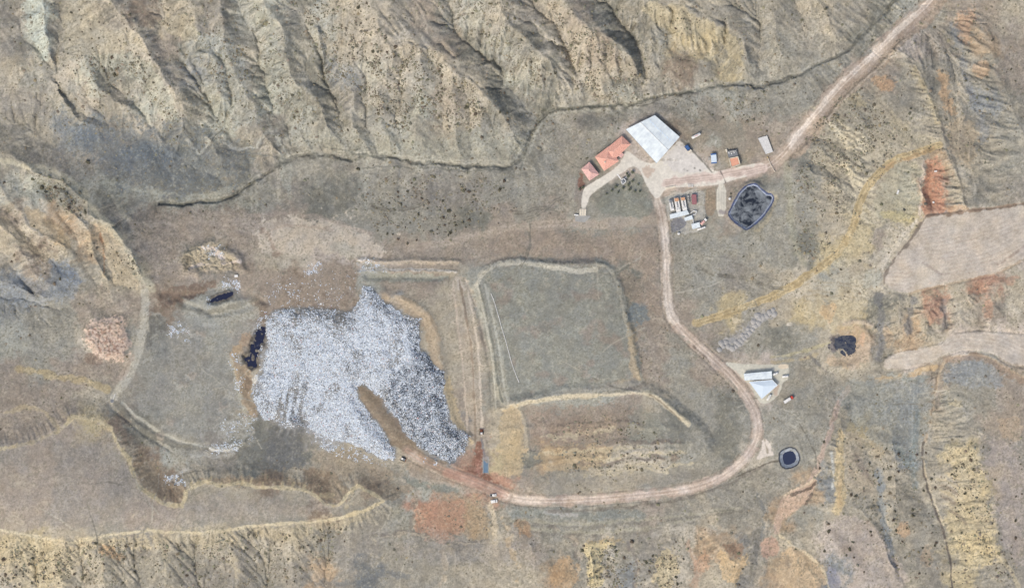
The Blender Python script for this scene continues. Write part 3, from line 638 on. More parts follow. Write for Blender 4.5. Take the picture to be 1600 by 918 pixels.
# right-hand hill, its rills and the yellow track
patch("1275,150 1340,140 1400,190 1430,225 1390,250 1340,300 1310,350 1290,290 1265,240", (168,160,138), .55, 20)
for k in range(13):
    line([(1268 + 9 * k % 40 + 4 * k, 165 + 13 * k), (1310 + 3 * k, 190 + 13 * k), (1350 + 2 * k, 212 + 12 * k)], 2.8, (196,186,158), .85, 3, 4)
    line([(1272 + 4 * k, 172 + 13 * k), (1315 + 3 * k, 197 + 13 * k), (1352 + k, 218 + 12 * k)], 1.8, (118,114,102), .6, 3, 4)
patch("1380,160 1420,200 1470,220 1440,235 1400,215", (176,166,136), .4, 10); patch("1318,140 1345,148 1360,172 1330,165", (180,166,130), .5); patch("1355,118 1398,120 1400,140 1370,138", (190,150,112), .6, 8)
patch("1460,110 1480,110 1490,170 1486,190 1476,170", (186,150,112), .6, 8); patch("1495,15 1525,15 1520,70 1500,65", (184,146,116), .55, 12); patch("1480,180 1530,190 1520,260 1490,250", (182,158,124), .4, 10); patch("1520,98 1550,100 1548,120 1518,118", (186,150,116), .5)
line("1492,40 1500,90 1510,125 1530,170 1538,220", 6, (126,132,138), .5, 8, 4)
line("1420,92 1448,140 1468,185 1482,225 1497,270 1513,327", 2, (110,106,98), .6, 2, 1.5); line("1430,110 1452,150 1466,190", 5, (184,170,134), .5, 5)
line(TRACKS["hill"][1], 6.2, (186,168,128), .95, 2, 1.5, .3); line("1458,232 1420,246 1385,262", 3, (186,150,110), .5, 3)
for o in (-3, 3): line([(u_ + o, v_ + o * .6) for u_, v_ in TRACKS["hill"][1]], 1, (150,134,100), .5, 1.4, 1)
line(TRACKS["hill_b"][1], 5, (158,156,134), .6, 5, 2)
patch("1455,248 1472,252 1470,310 1478,328 1450,338 1438,330 1440,290 1445,250", (182,134,108), .8, 9); line("1443,250 1440,290 1436,335", 2, (220,204,184), .7, 2)
patch("1475,320 1512,318 1512,328 1480,330", (188,150,112), .5); patch("1395,255 1440,250 1436,330 1400,345 1370,350 1365,300", (166,162,138), .6, 10); patch("1375,320 1400,335 1432,335 1420,350 1380,350", (180,168,118), .5)
patch("1358,360 1395,360 1425,352 1432,340 1415,370 1385,410 1365,410", (190,182,164), .6, 8); line("1430,345 1400,380 1378,415", 3, (206,198,182), .6, 4); patch("1365,360 1385,362 1375,395 1362,385", (136,128,120), .6)
patch("1335,360 1365,352 1350,400 1320,425 1300,420", (174,164,134), .5, 12, 5)
patch("1255,430 1300,428 1370,425 1375,455 1340,500 1290,510 1262,480", (176,168,146), .5, 14, 6); patch("1345,425 1380,420 1375,445 1350,455", (160,164,154), .5)
for k in range(5): line([(1258, 436 + 8 * k), (1300, 440 + 7 * k), (1350, 450 + 4 * k)], 1, (150,136,108), .35, 1.6, 3)
patch("1280,470 1310,470 1305,500 1285,495", (188,156,116), .5)
patch(FIELD1, (181,172,158), .97, 4, 1.5, .3); patch(FIELD2, (182,174,161), .97, 4, 1.5, .3)
s1 = np.sin(FUR1 * .95 + 1.6 * NZ1 + .5 * NZ2) * .7 + .5 * np.sin(FUR1 * 2.1 + NZ1); s2 = np.sin(FUR2 * .95 + 1.2 * NZ1) * .7 + .5 * np.sin(FUR2 * 2.1)
f1 = sstep(0, 4, poly_sd(FIELD1, 8, 1)); f2 = sstep(0, 4, poly_sd(FIELD2, 8, 1))
mix((160,146,134), (f1 * sstep(.0, .9, s1) + f2 * sstep(.0, .9, s2)) * (.34 + .25 * NZ1)); mix((196,188,172), f1 * sstep(.1, .9, fbm(40, 2, 421)) * .5)
H += 0.035 * (f1 * s1 + f2 * s2)
line("1447,338 1425,372 1399,404 1381,428 1381,444", 2, (120,110,100), .7, 2.5); line("1447,337 1513,329 1600,318", 2.2, (132,112,94), .75, 2.5); line("1420,460 1463,447 1551,429 1600,406", 2, (158,140,118), .5, 3); line("1560,412 1600,385", 2, (140,126,116), .5, 2); line("1440,410 1470,428", 1.5, (140,128,120), .4, 2)
for s, c in (("1455,455 1485,452 1475,490 1450,515", 'R'), ("1535,470 1555,460 1550,500 1535,500", 'R'), ("1395,465 1415,470 1412,530 1390,535", 'T'), ("1425,500 1440,500 1425,545 1412,545", 'O'), ("1530,490 1550,495 1540,510", (214,200,180)), ("1565,510 1580,512 1575,520", (214,200,180)), ("1560,470 1600,480 1590,500", 'P'), ("1550,430 1590,425 1580,450", 'R'), ("1475,478 1500,470 1520,490 1500,505 1480,500", 'P'), ("1380,510 1392,512 1395,545 1382,545", 'O')): patch(s, c, .6, 7, 4)
for s in ("1375,460 1378,520 1374,560", "1475,470 1474,510", "1425,470 1420,520"): line(s, 4, (112,114,116), .6, 5, 3)
# clay pond banks
patch("1338,518 1352,512 1362,525 1358,560 1335,578 1300,572 1288,555 1312,555 1330,555 1342,540", (178,160,138), .8, 8); patch("1342,515 1352,516 1350,540 1343,535", (188,154,124), .6); patch("1330,575 1300,575 1290,560 1310,558", (190,168,134), .5)
line("1320,505 1340,501 1362,506", 3, (186,172,152), .7, 3); patch("1296,524 1314,522 1314,548 1300,550 1294,540", (104,100,104), .7, 5); patch("1300,545 1318,556 1310,562", (132,132,118), .5)
for k in range(14): patch([(1294 + k % 5 * 4 + a_, 527 + (k * 7) % 20 + b_) for a_, b_ in ((0, 0), (2, 0), (2, 2), (0, 2))], (52,54,64), .8, 1.5, 1)
line("1205,558 1240,552 1270,545 1295,535", 2, (180,172,136), .7, 3); line("1205,565 1250,562 1280,552", 1.6, (184,168,132), .6, 3); line("1268,555 1285,575 1300,585", 1.6, (104,104,104), .5, 2)
# valley road, pale gully and gravel strips
line(TRACKS["gully"][1], 4.2, (186,165,148), .85, 2.5, 2); line("1318,618 1300,660 1292,690", 2, (150,138,130), .6, 2, 1.5)
patch("1228,771 1250,757 1279,744 1270,765 1256,790 1236,800 1223,812 1215,832 1210,818 1215,790", (190,165,142), .95, 3, 1.5); patch("1235,771 1256,763 1277,749 1272,759 1250,770 1237,776", (108,94,84), .9, 2.5, 1); patch("1255,790 1266,768 1272,766 1262,786", (112,98,86), .8, 2.5, 1); line("1283,735 1268,752 1240,764 1226,775", 1.4, (206,188,158), .8, 1.5, 1)
patch("1188,842 1214,836 1217,868 1190,872", (182,150,130), .8, 4); patch("1230,850 1266,862 1286,886 1296,918 1218,918 1214,880", (184,162,130), .85, 5, 3); line("1216,834 1236,850 1268,868 1286,888 1296,918", 2, (202,188,156), .85, 2, 2); patch("1290,880 1308,890 1318,918 1296,918", (140,140,150), .7, 5); patch("1222,868 1240,872 1236,886 1224,884", (146,132,112), .6, 4)
patch("1306,668 1319,668 1320,740 1324,778 1314,804 1300,806 1306,770", (186,170,134), .9, 4, 1.5); line("1312,745 1312,790", 4, (190,166,126), .6, 3, 1); line("1300,706 1303,735 1301,762", 1.8, (190,192,184), .85, 1.6, 1)
patch("1318,670 1342,676 1356,730 1368,775 1340,775 1322,740", (172,160,138), .7, 8); patch("1345,668 1390,662 1395,690 1370,720 1356,690", (174,160,132), .6, 10); patch("1330,700 1345,712 1360,745 1366,760 1352,748 1338,725", (132,122,112), .6, 5)
patch("1302,800 1345,806 1385,842 1410,880 1422,918 1350,918 1330,868 1305,830", (166,156,146), .8, 8); patch("1296,826 1316,830 1345,868 1360,890 1340,886 1312,860", (136,128,120), .65, 7); line("1373,735 1376,780 1384,830 1392,862", 5, (142,148,148), .7, 5, 2)
patch("1400,812 1424,815 1424,838 1404,840", (180,150,120), .7, 5)
line("1600,590 1570,575 1545,556 1500,552 1474,562 1462,600 1456,650 1445,690", 2, (188,168,140), .75, 2.5, 1.5); line("1466,570 1459,620 1454,660", 1.4, (96,86,72), .5, 1.5); line("1370,595 1400,590 1460,572", 4, (190,166,128), .75, 4); line("1480,560 1530,556 1570,580 1600,596", 5, (150,130,112), .6, 4)
patch("1310,600 1370,590 1460,580 1450,690 1400,720 1320,650", (140,144,138), .6, 14); patch("1470,580 1540,560 1590,600 1480,605", (138,144,146), .6, 12); patch("1400,590 1450,580 1442,600", (122,134,134), .5)
line("1405,700 1425,740 1430,690", 5, (132,142,136), .6, 6); line("1435,640 1425,720 1432,760", 5, (130,140,138), .6, 6); line("1372,740 1380,790 1390,850", 5, (140,146,146), .6, 7)
patch("1475,705 1515,695 1530,730 1548,775 1558,810 1562,860 1540,890 1500,880 1498,820 1500,770 1480,745", (187,173,138), .7, 22, 5); patch("1500,830 1558,820 1556,880 1505,885", (194,178,136), .5, 14, 6); patch("1530,690 1600,690 1600,890 1570,860 1555,790", (156,146,138), .7, 12); line("1562,870 1580,890 1592,918", 3, (198,186,152), .6, 4)
patch("1408,815 1422,815 1422,840 1408,840", 'O', .6); patch("1440,850 1458,860 1455,890 1440,880", 'O', .6); patch("1560,650 1600,655 1600,690 1570,690", 'O', .5); patch("1480,625 1505,625 1500,640", 'Y', .5)
line("1444,690 1440,715 1445,745 1458,785 1470,820 1481,855 1486,890 1490,930", 1.5, (96,90,84), .85, 1.6, 1.5); line("1441,712 1447,742 1461,784 1474,820", 1.3, (202,188,158), .75, 1.6, 1.5); line("1428,600 1424,680 1430,730", 1.2, (160,164,158), .6, 1.6, 1); line("1436,590 1432,680 1438,725", 1.2, (118,124,122), .6, 1.6, 1)
for k in range(7): line([(1462 + 3 * k, 748 + 9 * k), (1480 + 3 * k, 752 + 10 * k), (1500 + 2 * k, 764 + 11 * k)], 1.4, ((192,178,144), (140,128,112))[k % 2], .6, 2, 2)
# bottom edge
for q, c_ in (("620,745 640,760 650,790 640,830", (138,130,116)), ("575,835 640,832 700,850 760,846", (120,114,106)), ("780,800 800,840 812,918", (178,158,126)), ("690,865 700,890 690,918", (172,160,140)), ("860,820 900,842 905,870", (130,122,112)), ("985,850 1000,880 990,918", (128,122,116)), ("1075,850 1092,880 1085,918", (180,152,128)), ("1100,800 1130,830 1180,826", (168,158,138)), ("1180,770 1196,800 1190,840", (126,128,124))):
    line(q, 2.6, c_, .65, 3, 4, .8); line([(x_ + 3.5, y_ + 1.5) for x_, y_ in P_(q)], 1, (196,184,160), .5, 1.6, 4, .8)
patch("912,850 930,843 960,846 964,852 945,856 940,900 945,918 920,918 918,880", (200,184,138), .8, 6); patch("905,845 960,838 985,846 960,850", (170,150,112), .6)
patch("1120,852 1140,866 1156,876 1166,862 1170,850 1166,890 1150,910 1130,900", (196,168,126), .75, 6); patch("1122,848 1150,848 1168,850 1156,872 1138,862", (142,116,94), .75, 5)
patch("1020,870 1045,850 1060,880 1050,918 1025,918", (194,178,138), .7, 8); patch("1085,870 1110,855 1110,890 1085,900", (186,146,116), .6, 8); patch("860,875 900,870 905,918 855,918", (182,148,108), .6, 8); patch("805,810 830,815 830,840 812,838", (158,126,94), .7, 6)
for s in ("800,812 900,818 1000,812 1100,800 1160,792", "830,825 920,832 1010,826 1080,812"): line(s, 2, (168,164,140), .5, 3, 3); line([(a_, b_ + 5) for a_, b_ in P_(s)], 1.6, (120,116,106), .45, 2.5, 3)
line("800,800 850,803 950,805 1000,802", 7, (130,138,132), .5, 6, 4); line("855,802 895,804", 3, (196,190,184), .5, 4, 4); patch("575,885 640,895 640,905 580,895", 'C', .6); patch("490,905 570,905 560,918 490,918", 'C', .5)
line("860,800 1000,790 1110,770 1160,745 1195,725", 2, (110,104,94), .5, 2.5, 2); line("1150,745 1200,722 1216,720", 1.2, (96,90,80), .7, 1.5)
patch("1135,540 1145,545 1200,500 1212,482 1205,478 1160,512 1128,532", (160,160,160), .6, 8); patch("1140,495 1165,498 1160,505 1142,500", (210,200,176), .6, 3); patch("1228,505 1245,503 1240,512", (218,210,196), .6, 3)
r_t = random.Random(91)
for k in range(46):                                     # sheep paths and old wheel marks
    a_, b_ = r_t.choice([(620, 300), (860, 320), (1000, 150), (1120, 170), (1250, 640), (1130, 640), (1100, 430), (900, 800), (1080, 820), (300, 330), (300, 590), (330, 640), (900, 560), (820, 210), (1400, 640), (200, 760), (80, 770), (950, 400), (640, 840)])
    a_ += r_t.uniform(-60, 60); b_ += r_t.uniform(-30, 30); th = r_t.uniform(-.5, .5) + (1.3 if r_t.random() < .25 else 0); q_ = [(a_, b_)]
    for n_ in range(6): th += r_t.uniform(-.35, .35); a_ += 13 * math.cos(th); b_ += 13 * math.sin(th); q_.append((a_, b_))
    c_ = (178, 174, 158) if k % 2 else (118, 115, 104); line(q_, .8, c_, .65, 1.3, 1)
    if k % 4 == 0: line([(x_ + 1.5, y_ + 3.2) for x_, y_ in q_], .9, c_, .8, 1.2, 1)
# the compound's pale concrete roadside verge and dark asphalt
patch("900,262 915,250 930,300 905,325 898,330", (140,128,120), .4); patch("948,300 975,285 1000,265 1010,300 1022,325 1000,345 920,330", (131,134,122), .75, 6); patch("905,265 915,290 907,300 902,285", (120,78,66), .6, 3); patch("1040,295 1085,288 1102,290 1104,362 1048,366", (172,171,163), .85, 4, 1); patch("1047,340 1070,340 1072,352 1060,362 1048,360", (112,114,122), .8, 4, 1)
line("1040,302 1060,299 1083,294", 1.8, (84,88,76), .9, 1.2, .3); line("1040,305 1062,301 1092,297", 2.8, (200,198,184), .9, 1.5, .3); line("1040,294 1056,291", 2, (196,196,182), .8, 2, .5)
patch("1080,303 1088,303 1089,319 1081,319", (142,108,110), .9, 1.5, .3); patch("1104,290 1118,290 1118,338 1100,338", (146,130,110), .8, 3, 1)
patch("1196,296 1213,300 1217,312 1200,345 1186,362 1180,360 1196,340 1212,312", (168,158,132), .6, 4)
# roads and yard last
UPC, SOC = (184,169,152), (187,168,152)
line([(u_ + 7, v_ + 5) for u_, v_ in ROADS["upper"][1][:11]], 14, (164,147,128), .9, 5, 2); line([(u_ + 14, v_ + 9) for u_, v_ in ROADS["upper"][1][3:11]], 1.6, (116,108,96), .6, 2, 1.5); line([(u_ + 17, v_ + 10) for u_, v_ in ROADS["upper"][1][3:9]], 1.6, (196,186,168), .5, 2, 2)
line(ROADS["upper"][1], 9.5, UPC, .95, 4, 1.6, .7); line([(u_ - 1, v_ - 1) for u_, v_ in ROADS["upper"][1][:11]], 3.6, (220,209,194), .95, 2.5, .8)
line(ROADS["south"][1], 6.2, (198,186,170), .95, 2.5, 1.2, .7); line(ROADS["south"][1][9:], 7.4, (186,169,153), .8, 3, 1.4, .7); line(ROADS["south"][1][17:24], 5, (204,186,170), .5, 3, .8); line(ROADS["ramp"][1], 8, (142,126,108), .9, 3, 1); line(ROADS["ramp"][1][:4], 8, (172,136,118), .85, 4, 1)
for k_ in ("upper", "south", "ramp"):
    w_, p_ = ROADS[k_]
    d, sd_ = line_dist(smooth_line(p_, 2), 14)
    on = 1 - sstep(w_ - 2, w_ + 2.5, d + 2.2 * NZ2 + 1.2 * NZ3)
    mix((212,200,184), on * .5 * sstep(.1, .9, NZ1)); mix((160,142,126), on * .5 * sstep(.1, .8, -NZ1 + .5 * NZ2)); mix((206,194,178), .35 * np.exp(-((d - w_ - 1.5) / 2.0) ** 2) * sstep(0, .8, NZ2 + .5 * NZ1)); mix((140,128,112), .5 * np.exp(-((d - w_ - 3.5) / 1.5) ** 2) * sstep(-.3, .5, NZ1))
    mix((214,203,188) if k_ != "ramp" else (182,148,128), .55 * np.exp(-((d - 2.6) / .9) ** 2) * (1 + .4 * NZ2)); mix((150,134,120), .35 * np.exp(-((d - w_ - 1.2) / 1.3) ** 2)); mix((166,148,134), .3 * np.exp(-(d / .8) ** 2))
line("1045,485 1046,500 1052,502", 3, (214,204,190), .6, 3); line("1084,540 1100,556 1110,566", 1, (110,98,86), .6, 1.3)
patch(YARD, (214,209,195), .95, 2, .6, .2); patch("1062,217 1090,243 1112,269 1060,272 1030,258 1048,232", (200,196,190), .7, 8); patch("1000,262 1010,256 1026,258 1020,270 1012,280", (186,168,150), .8, 5); line("1040,285 1090,279 1140,272 1195,262", 7, (204,184,172), .75, 4)
for k in range(26):                                     # oil stains and worn spots on the yard
    a_, b_ = 1022 + (k * 37) % 78, 226 + (k * 23) % 46
    if b_ > 268 - (1112 - a_) * .0 or b_ < 217 + (a_ - 1063) * 1.05 + 6: continue
    patch([(a_, b_), (a_ + 6, b_ - 1), (a_ + 8, b_ + 3), (a_ + 2, b_ + 4)], ((160,156,148), (232,228,216), (172,164,150))[k % 3], .6, 3, 1)
for q_ in ((1066, 264), (1071, 266), (1083, 262), (1092, 266)): patch([(q_[0], q_[1]), (q_[0] + 3, q_[1] - 1), (q_[0] + 4, q_[1] + 2)], (96,98,92), .7, 2, .5)
for o in (-3, 1, 4): line([(1040, 284 + o), (1090, 279 + o), (1140, 272 + o), (1195, 261 + o)], .9, (168,148,136), .55, 1.2, 1)
line("1126,268 1131,276 1134,286", 1, (110,104,98), .8, 1, .3); line("1063,217 1090,243 1113,269", 1.4, (110,108,100), .75, 1.2, .3)
line("925,297 945,284 965,268", 3, (208,204,190), .5, 3)
patch(DRIVE, (204,200,184), .97, 1.5, .3, .2); 
for x_ in (1123, 1127, 1131): line([(x_, 288), (x_, 330)], .7, (178,174,160), .5, 1, .3, n=0)
patch("1120,327 1134,327 1134,336 1120,336", (128,120,124), .6, 3)
patch(APRON, (196,194,178), .95, 2, .5, .2); patch("1140,578 1152,585 1165,598 1182,622 1172,618 1150,590", (180,160,144), .6, 4); patch("1216,569 1232,568 1232,576 1216,576", (212,196,170), .9, 1, 0, 0); patch("1207,600 1216,602 1216,612 1208,620", (176,152,134), .6, 3)
patch(TRI, (214,204,190), .95, 2, .6); line("1194,686 1197,700 1199,706", 1, (150,140,120), .7, 1.5)
patch(LINER, (62,74,112), .95, 2, .6, .2); lsd = poly_sd(LINER, 14, .6); mix((176,186,198), np.exp(-((lsd - 3.3) / 1.0) ** 2) * .95)
patch(LINER2, (48,54,66), .95, 1.5, .4, .2); lsd = poly_sd(LINER2, 14, .4); mix((156,164,172), sstep(1.6, 2.6, lsd) * .95)
patch("753,711 763,711 764,728 762,741 756,741 753,728", (150,150,150), .7, 3, 1); line("752,686 754,700 757,712", 1, (128,126,134), .6, 1.4, .6)
for q, c_ in (("708,440 714,500 722,560 728,620 730,680", (190,176,156)), ("718,438 730,500 738,560 741,620 742,690", (150,136,118)), ("728,436 741,500 748,560 752,620 753,680", (202,190,170)), ("750,446 763,500 772,545 778,600 786,628", (120,122,112)), ("758,444 772,500 780,545 786,600 794,624", (176,176,162)), ("746,446 758,495 767,545 773,600 776,640", (182,180,164))):
    line(q, 1.5, c_, .95, 1.3, .8)
for k in range(34):                                     # grass that has taken on the capped cell
    a_, b_ = 790 + (k * 53) % 185, 430 + (k * 71) % 165
    patch([(a_, b_), (a_ + 14, b_ - 5), (a_ + 20, b_ + 6), (a_ + 8, b_ + 12)], ((158,158,146), (116,118,108), (150,138,128), (128,130,119))[k % 4], .5, 9, 7)
for k in range(26):
    a_, b_ = 235 + (k * 61) % 150, 490 + (k * 37) % 190
    if a_ + b_ * .35 > 390: patch([(a_, b_), (a_ + 12, b_ - 4), (a_ + 22, b_ + 4), (a_ + 10, b_ + 9)], ((172,171,160), (122,123,117), (160,148,134))[k % 3], .5, 6, 6)
for k_ in POOLS:
    if k_.startswith('pool'): patch(POOLS[k_], (84,80,74), .0, 4); sd_p = poly_sd(POOLS[k_], 12, 2); mix((92,87,80), .75 * sstep(-6, -1, sd_p + 2.5 * NZ2))
# under the refuse
m = sstep(-2, 3, hsd + 2 * NZ2); mix((128,129,127), m * .92)

# ---------------- natural variation of the soil itself
lum = C.mean(-1, keepdims=True); C = lum + .88 * (C - lum)
hills_or = np.clip(.8 + .2 * (1 - flat) , 0, 1)
GRAIN = fbm(1.5, 2, 451)
f_ = 1 + .05 * GRAIN * hills_or + .03 * NZ1 + .055 * NZ2 * (0.4 + .6 * hills_or) + .05 * NZ3 * hills_or
built = np.zeros_like(H)
for p in (YARD, DRIVE, APRON, TRI): built = np.maximum(built, sstep(-2, 2, poly_sd(p, 4)))
f_ = 1 + (f_ - 1) * (1 - .5 * built)
tint = fbm(16, 3, 431) * (1 - built)
C = C * f_[..., None] * np.stack([1 + .010 * tint, np.ones_like(tint), 1 - .018 * tint], -1)
# grass tufts and low scrub
TUFT = sstep(.38, .62, fbm(2.2, 2, 441) * .8 + .25 * NZ2 + .25 * NZ1) * (1 - built) * (1 - m)
road_m = np.zeros_like(H)
for k_, (w_, p_) in ROADS.items():
    d, _ = line_dist(smooth_line(p_, 2), w_ + 4); road_m = np.maximum(road_m, 1 - sstep(w_ - 1, w_ + 2, d))
fields = np.maximum(f1, f2)
mix((104,102,88), .40 * TUFT * (1 - road_m) * (1 - fields) * (.4 + .6 * hills_or))
PALE = sstep(.45, .75, fbm(2.8, 2, 442) * .8 + .2 * NZ2) * (1 - built) * (1 - m) * (1 - road_m) * (1 - fields)
mix((202,194,172), .25 * PALE * (.3 + .7 * hills_or))
ALB = lin(np.clip(C, 5, 245)).astype(np.float32)
WATER_M = np.zeros_like(H, bool)
for p in POOLS.values(): WATER_M |= inside(p)
WATER_M |= inside(LINER) | inside(LINER2)
# ================================================================= materials
def new_mat(name):
    m = bpy.data.materials.new(name); m.use_nodes = True
    nt = m.node_tree; b = nt.nodes['Principled BSDF']
    return m, nt, b
def ground_mat(name, attr="soil", s1=0.8, s2=3.0, amp=.19, bump=.35):
    m, nt, b = new_mat(name); N = nt.nodes; L = nt.links
    at_ = N.new('ShaderNodeAttribute'); at_.attribute_name = attr
    tc = N.new('ShaderNodeTexCoord')
    n1 = N.new('ShaderNodeTexNoise'); n1.inputs['Scale'].default_value = s1; n1.inputs['Detail'].default_value = 5; n1.inputs['Roughness'].default_value = .65
    n2 = N.new('ShaderNodeTexNoise'); n2.inputs['Scale'].default_value = s2 * .08; n2.inputs['Detail'].default_value = 3
    L.new(tc.outputs['Object'], n1.inputs['Vector']); L.new(tc.outputs['Object'], n2.inputs['Vector'])
    a = N.new('ShaderNodeMath'); a.operation = 'ADD'; L.new(n1.outputs['Fac'], a.inputs[0])
    k = N.new('ShaderNodeMath'); k.operation = 'MULTIPLY'; k.inputs[1].default_value = .3; L.new(n2.outputs['Fac'], k.inputs[0]); L.new(k.outputs[0], a.inputs[1])
    mr = N.new('ShaderNodeMapRange'); mr.inputs['From Min'].default_value = .35; mr.inputs['From Max'].default_value = .95; mr.inputs['To Min'].default_value = 1 - amp; mr.inputs['To Max'].default_value = 1 + amp
    L.new(a.outputs[0], mr.inputs['Value'])
    mx = N.new('ShaderNodeVectorMath'); mx.operation = 'SCALE'; L.new(at_.outputs['Color'], mx.inputs[0]); L.new(mr.outputs['Result'], mx.inputs['Scale'])
    L.new(mx.outputs['Vector'], b.inputs['Base Color'])
    b.inputs['Roughness'].default_value = .97; b.inputs['Specular IOR Level'].default_value = .12
    if bump:
        bp_ = N.new('ShaderNodeBump'); bp_.inputs['Strength'].default_value = bump; bp_.inputs['Distance'].default_value = .35
        L.new(n1.outputs['Fac'], bp_.inputs['Height']); L.new(bp_.outputs['Normal'], b.inputs['Normal'])
    return m
def plain(name, rgb, rough=.6, noise=.12, scale=.7, metal=0.0, spec=.3, stripes=None):
    """a paint, plaster or metal finish with weathering; stripes = (angle, pitch m) adds ribbed sheet"""
    m, nt, b = new_mat(name); N = nt.nodes; L = nt.links
    c = lin(rgb)
    tc = N.new('ShaderNodeTexCoord')
    n1 = N.new('ShaderNodeTexNoise'); n1.inputs['Scale'].default_value = scale; n1.inputs['Detail'].default_value = 4; L.new(tc.outputs['Object'], n1.inputs['Vector'])
    cr = N.new('ShaderNodeMix'); cr.data_type = 'RGBA'
    cr.inputs['A'].default_value = (*(c * (1 - noise)), 1); cr.inputs['B'].default_value = (*np.minimum(c * (1 + noise), .85), 1)
    mr = N.new('ShaderNodeMapRange'); mr.inputs['From Min'].default_value = .3; mr.inputs['From Max'].default_value = .7
    L.new(n1.outputs['Fac'], mr.inputs['Value']); L.new(mr.outputs['Result'], cr.inputs['Factor'])
    col_out = cr.outputs['Result']
    b.inputs['Roughness'].default_value = rough; b.inputs['Metallic'].default_value = metal; b.inputs['Specular IOR Level'].default_value = spec
    if stripes:
        mp = N.new('ShaderNodeMapping'); mp.inputs['Rotation'].default_value[2] = stripes[0]
        wv = N.new('ShaderNodeTexWave'); wv.inputs['Scale'].default_value = .314 / stripes[1]
        L.new(tc.outputs['Object'], mp.inputs['Vector']); L.new(mp.outputs['Vector'], wv.inputs['Vector'])
        bp_ = N.new('ShaderNodeBump'); bp_.inputs['Strength'].default_value = .5; bp_.inputs['Distance'].default_value = .12
        L.new(wv.outputs['Fac'], bp_.inputs['Height']); L.new(bp_.outputs['Normal'], b.inputs['Normal'])
        # dirt gathers along the sheet joints
        jr = N.new('ShaderNodeMapRange'); jr.inputs['From Min'].default_value = 0; jr.inputs['From Max'].default_value = .35; jr.inputs['To Min'].default_value = .95; jr.inputs['To Max'].default_value = 1; L.new(wv.outputs['Fac'], jr.inputs['Value'])
        sc_ = N.new('ShaderNodeVectorMath'); sc_.operation = 'SCALE'; L.new(col_out, sc_.inputs[0]); L.new(jr.outputs['Result'], sc_.inputs['Scale']); col_out = sc_.outputs['Vector']
    L.new(col_out, b.inputs['Base Color'])
    return m
def attr_mat(name, attr, rough=.8):
    m, nt, b = new_mat(name)
    a = nt.nodes.new('ShaderNodeAttribute'); a.attribute_name = attr
    nt.links.new(a.outputs['Color'], b.inputs['Base Color']); b.inputs['Roughness'].default_value = rough; b.inputs['Specular IOR Level'].default_value = .2
    return m
def water_mat(name, deep, foam=None, scale=.25, thr=.5, width=.12):
    m, nt, b = new_mat(name); N = nt.nodes; L = nt.links
    b.inputs['Roughness'].default_value = .12
    if foam is None:
        b.inputs['Base Color'].default_value = (*lin(deep), 1); return m
    tc = N.new('ShaderNodeTexCoord')
    n1 = N.new('ShaderNodeTexNoise'); n1.inputs['Scale'].default_value = scale; n1.inputs['Detail'].default_value = 7; n1.inputs['Roughness'].default_value = .7; n1.inputs['Distortion'].default_value = .5
    L.new(tc.outputs['Object'], n1.inputs['Vector'])
    mr = N.new('ShaderNodeMapRange'); mr.inputs['From Min'].default_value = thr - width; mr.inputs['From Max'].default_value = thr + width; L.new(n1.outputs['Fac'], mr.inputs['Value'])
    cr = N.new('ShaderNodeMix'); cr.data_type = 'RGBA'; cr.inputs['A'].default_value = (*lin(deep), 1); cr.inputs['B'].default_value = (*lin(foam), 1)
    L.new(mr.outputs['Result'], cr.inputs['Factor']); L.new(cr.outputs['Result'], b.inputs['Base Color'])
    m2 = N.new('ShaderNodeMapRange'); m2.inputs['To Min'].default_value = .12; m2.inputs['To Max'].default_value = .85; L.new(mr.outputs['Result'], m2.inputs['Value']); L.new(m2.outputs['Result'], b.inputs['Roughness'])
    return m

M = dict(
 ground=ground_mat("soil_and_scrub"), road=ground_mat("packed_earth", s1=.9, amp=.22, bump=.15), concrete_yard=ground_mat("weathered_concrete", s1=.5, amp=.16, bump=.05), field=ground_mat("ploughed_earth", s1=1.1, amp=.18), liner=ground_mat("plastic_liner", s1=.6, amp=.25, bump=.1),
 white=plain("white_paint", (222,222,218), .6), cream=plain("cream_plaster", (212,204,186), .8), grey=plain("grey_concrete", (158,158,154), .9), dark=plain("dark_rubber", (48,50,52), .8), glass=plain("dark_glass", (40,52,62), .1, .05),
 steel=plain("galvanised_steel", (150,156,160), .45, metal=.4), blue=plain("blue_paint", (62,98,150), .5), red=plain("red_paint", (190,70,58), .5), orange=plain("orange_paint", (196,152,118), .6, .4, 2.0), yellow=plain("yellow_paint", (206,170,70), .5),
 tile=plain("red_roof_tiles", (224,168,150), .8, .2, 1.2, stripes=(.68, 1.4)), tile2=plain("pink_roof_tiles", (214,174,166), .8, .2, 1.2, stripes=(-.9, 1.4)), tile_ridge=plain("ridge_tiles", (232,192,174), .8),
 sheet=plain("white_sheet_roof", (214,225,232), .6, .16, .22, stripes=(.72, 2.6)), sheet_blue=plain("pale_blue_membrane", (204,218,228), .5, .06, .15), plate=plain("machine_grey", (120,124,128), .5, .3, 1.5), wood=plain("wood", (120,98,74), .8), terracotta=plain("terracotta_slab", (216,160,134), .8),
 bark=plain("bark", (84,70,56), .9), slab=plain("pale_worn_slab", (206,206,203), .95, .16, 1.2), gravel=plain("grey_gravel", (162,161,158), .95, .25, 3.0), rust=plain("rusty_steel", (132,84,66), .8))
def leaf_mat(name, rgb):
    m = plain(name, rgb, .8, .35, 2.5); return m
M['leaf'] = leaf_mat("dry_bush_leaves", (100,98,82)); M['leaf2'] = leaf_mat("brown_bush_twigs", (104,94,82)); M['tree_leaf'] = leaf_mat("park_tree_leaves", (104,110,92))

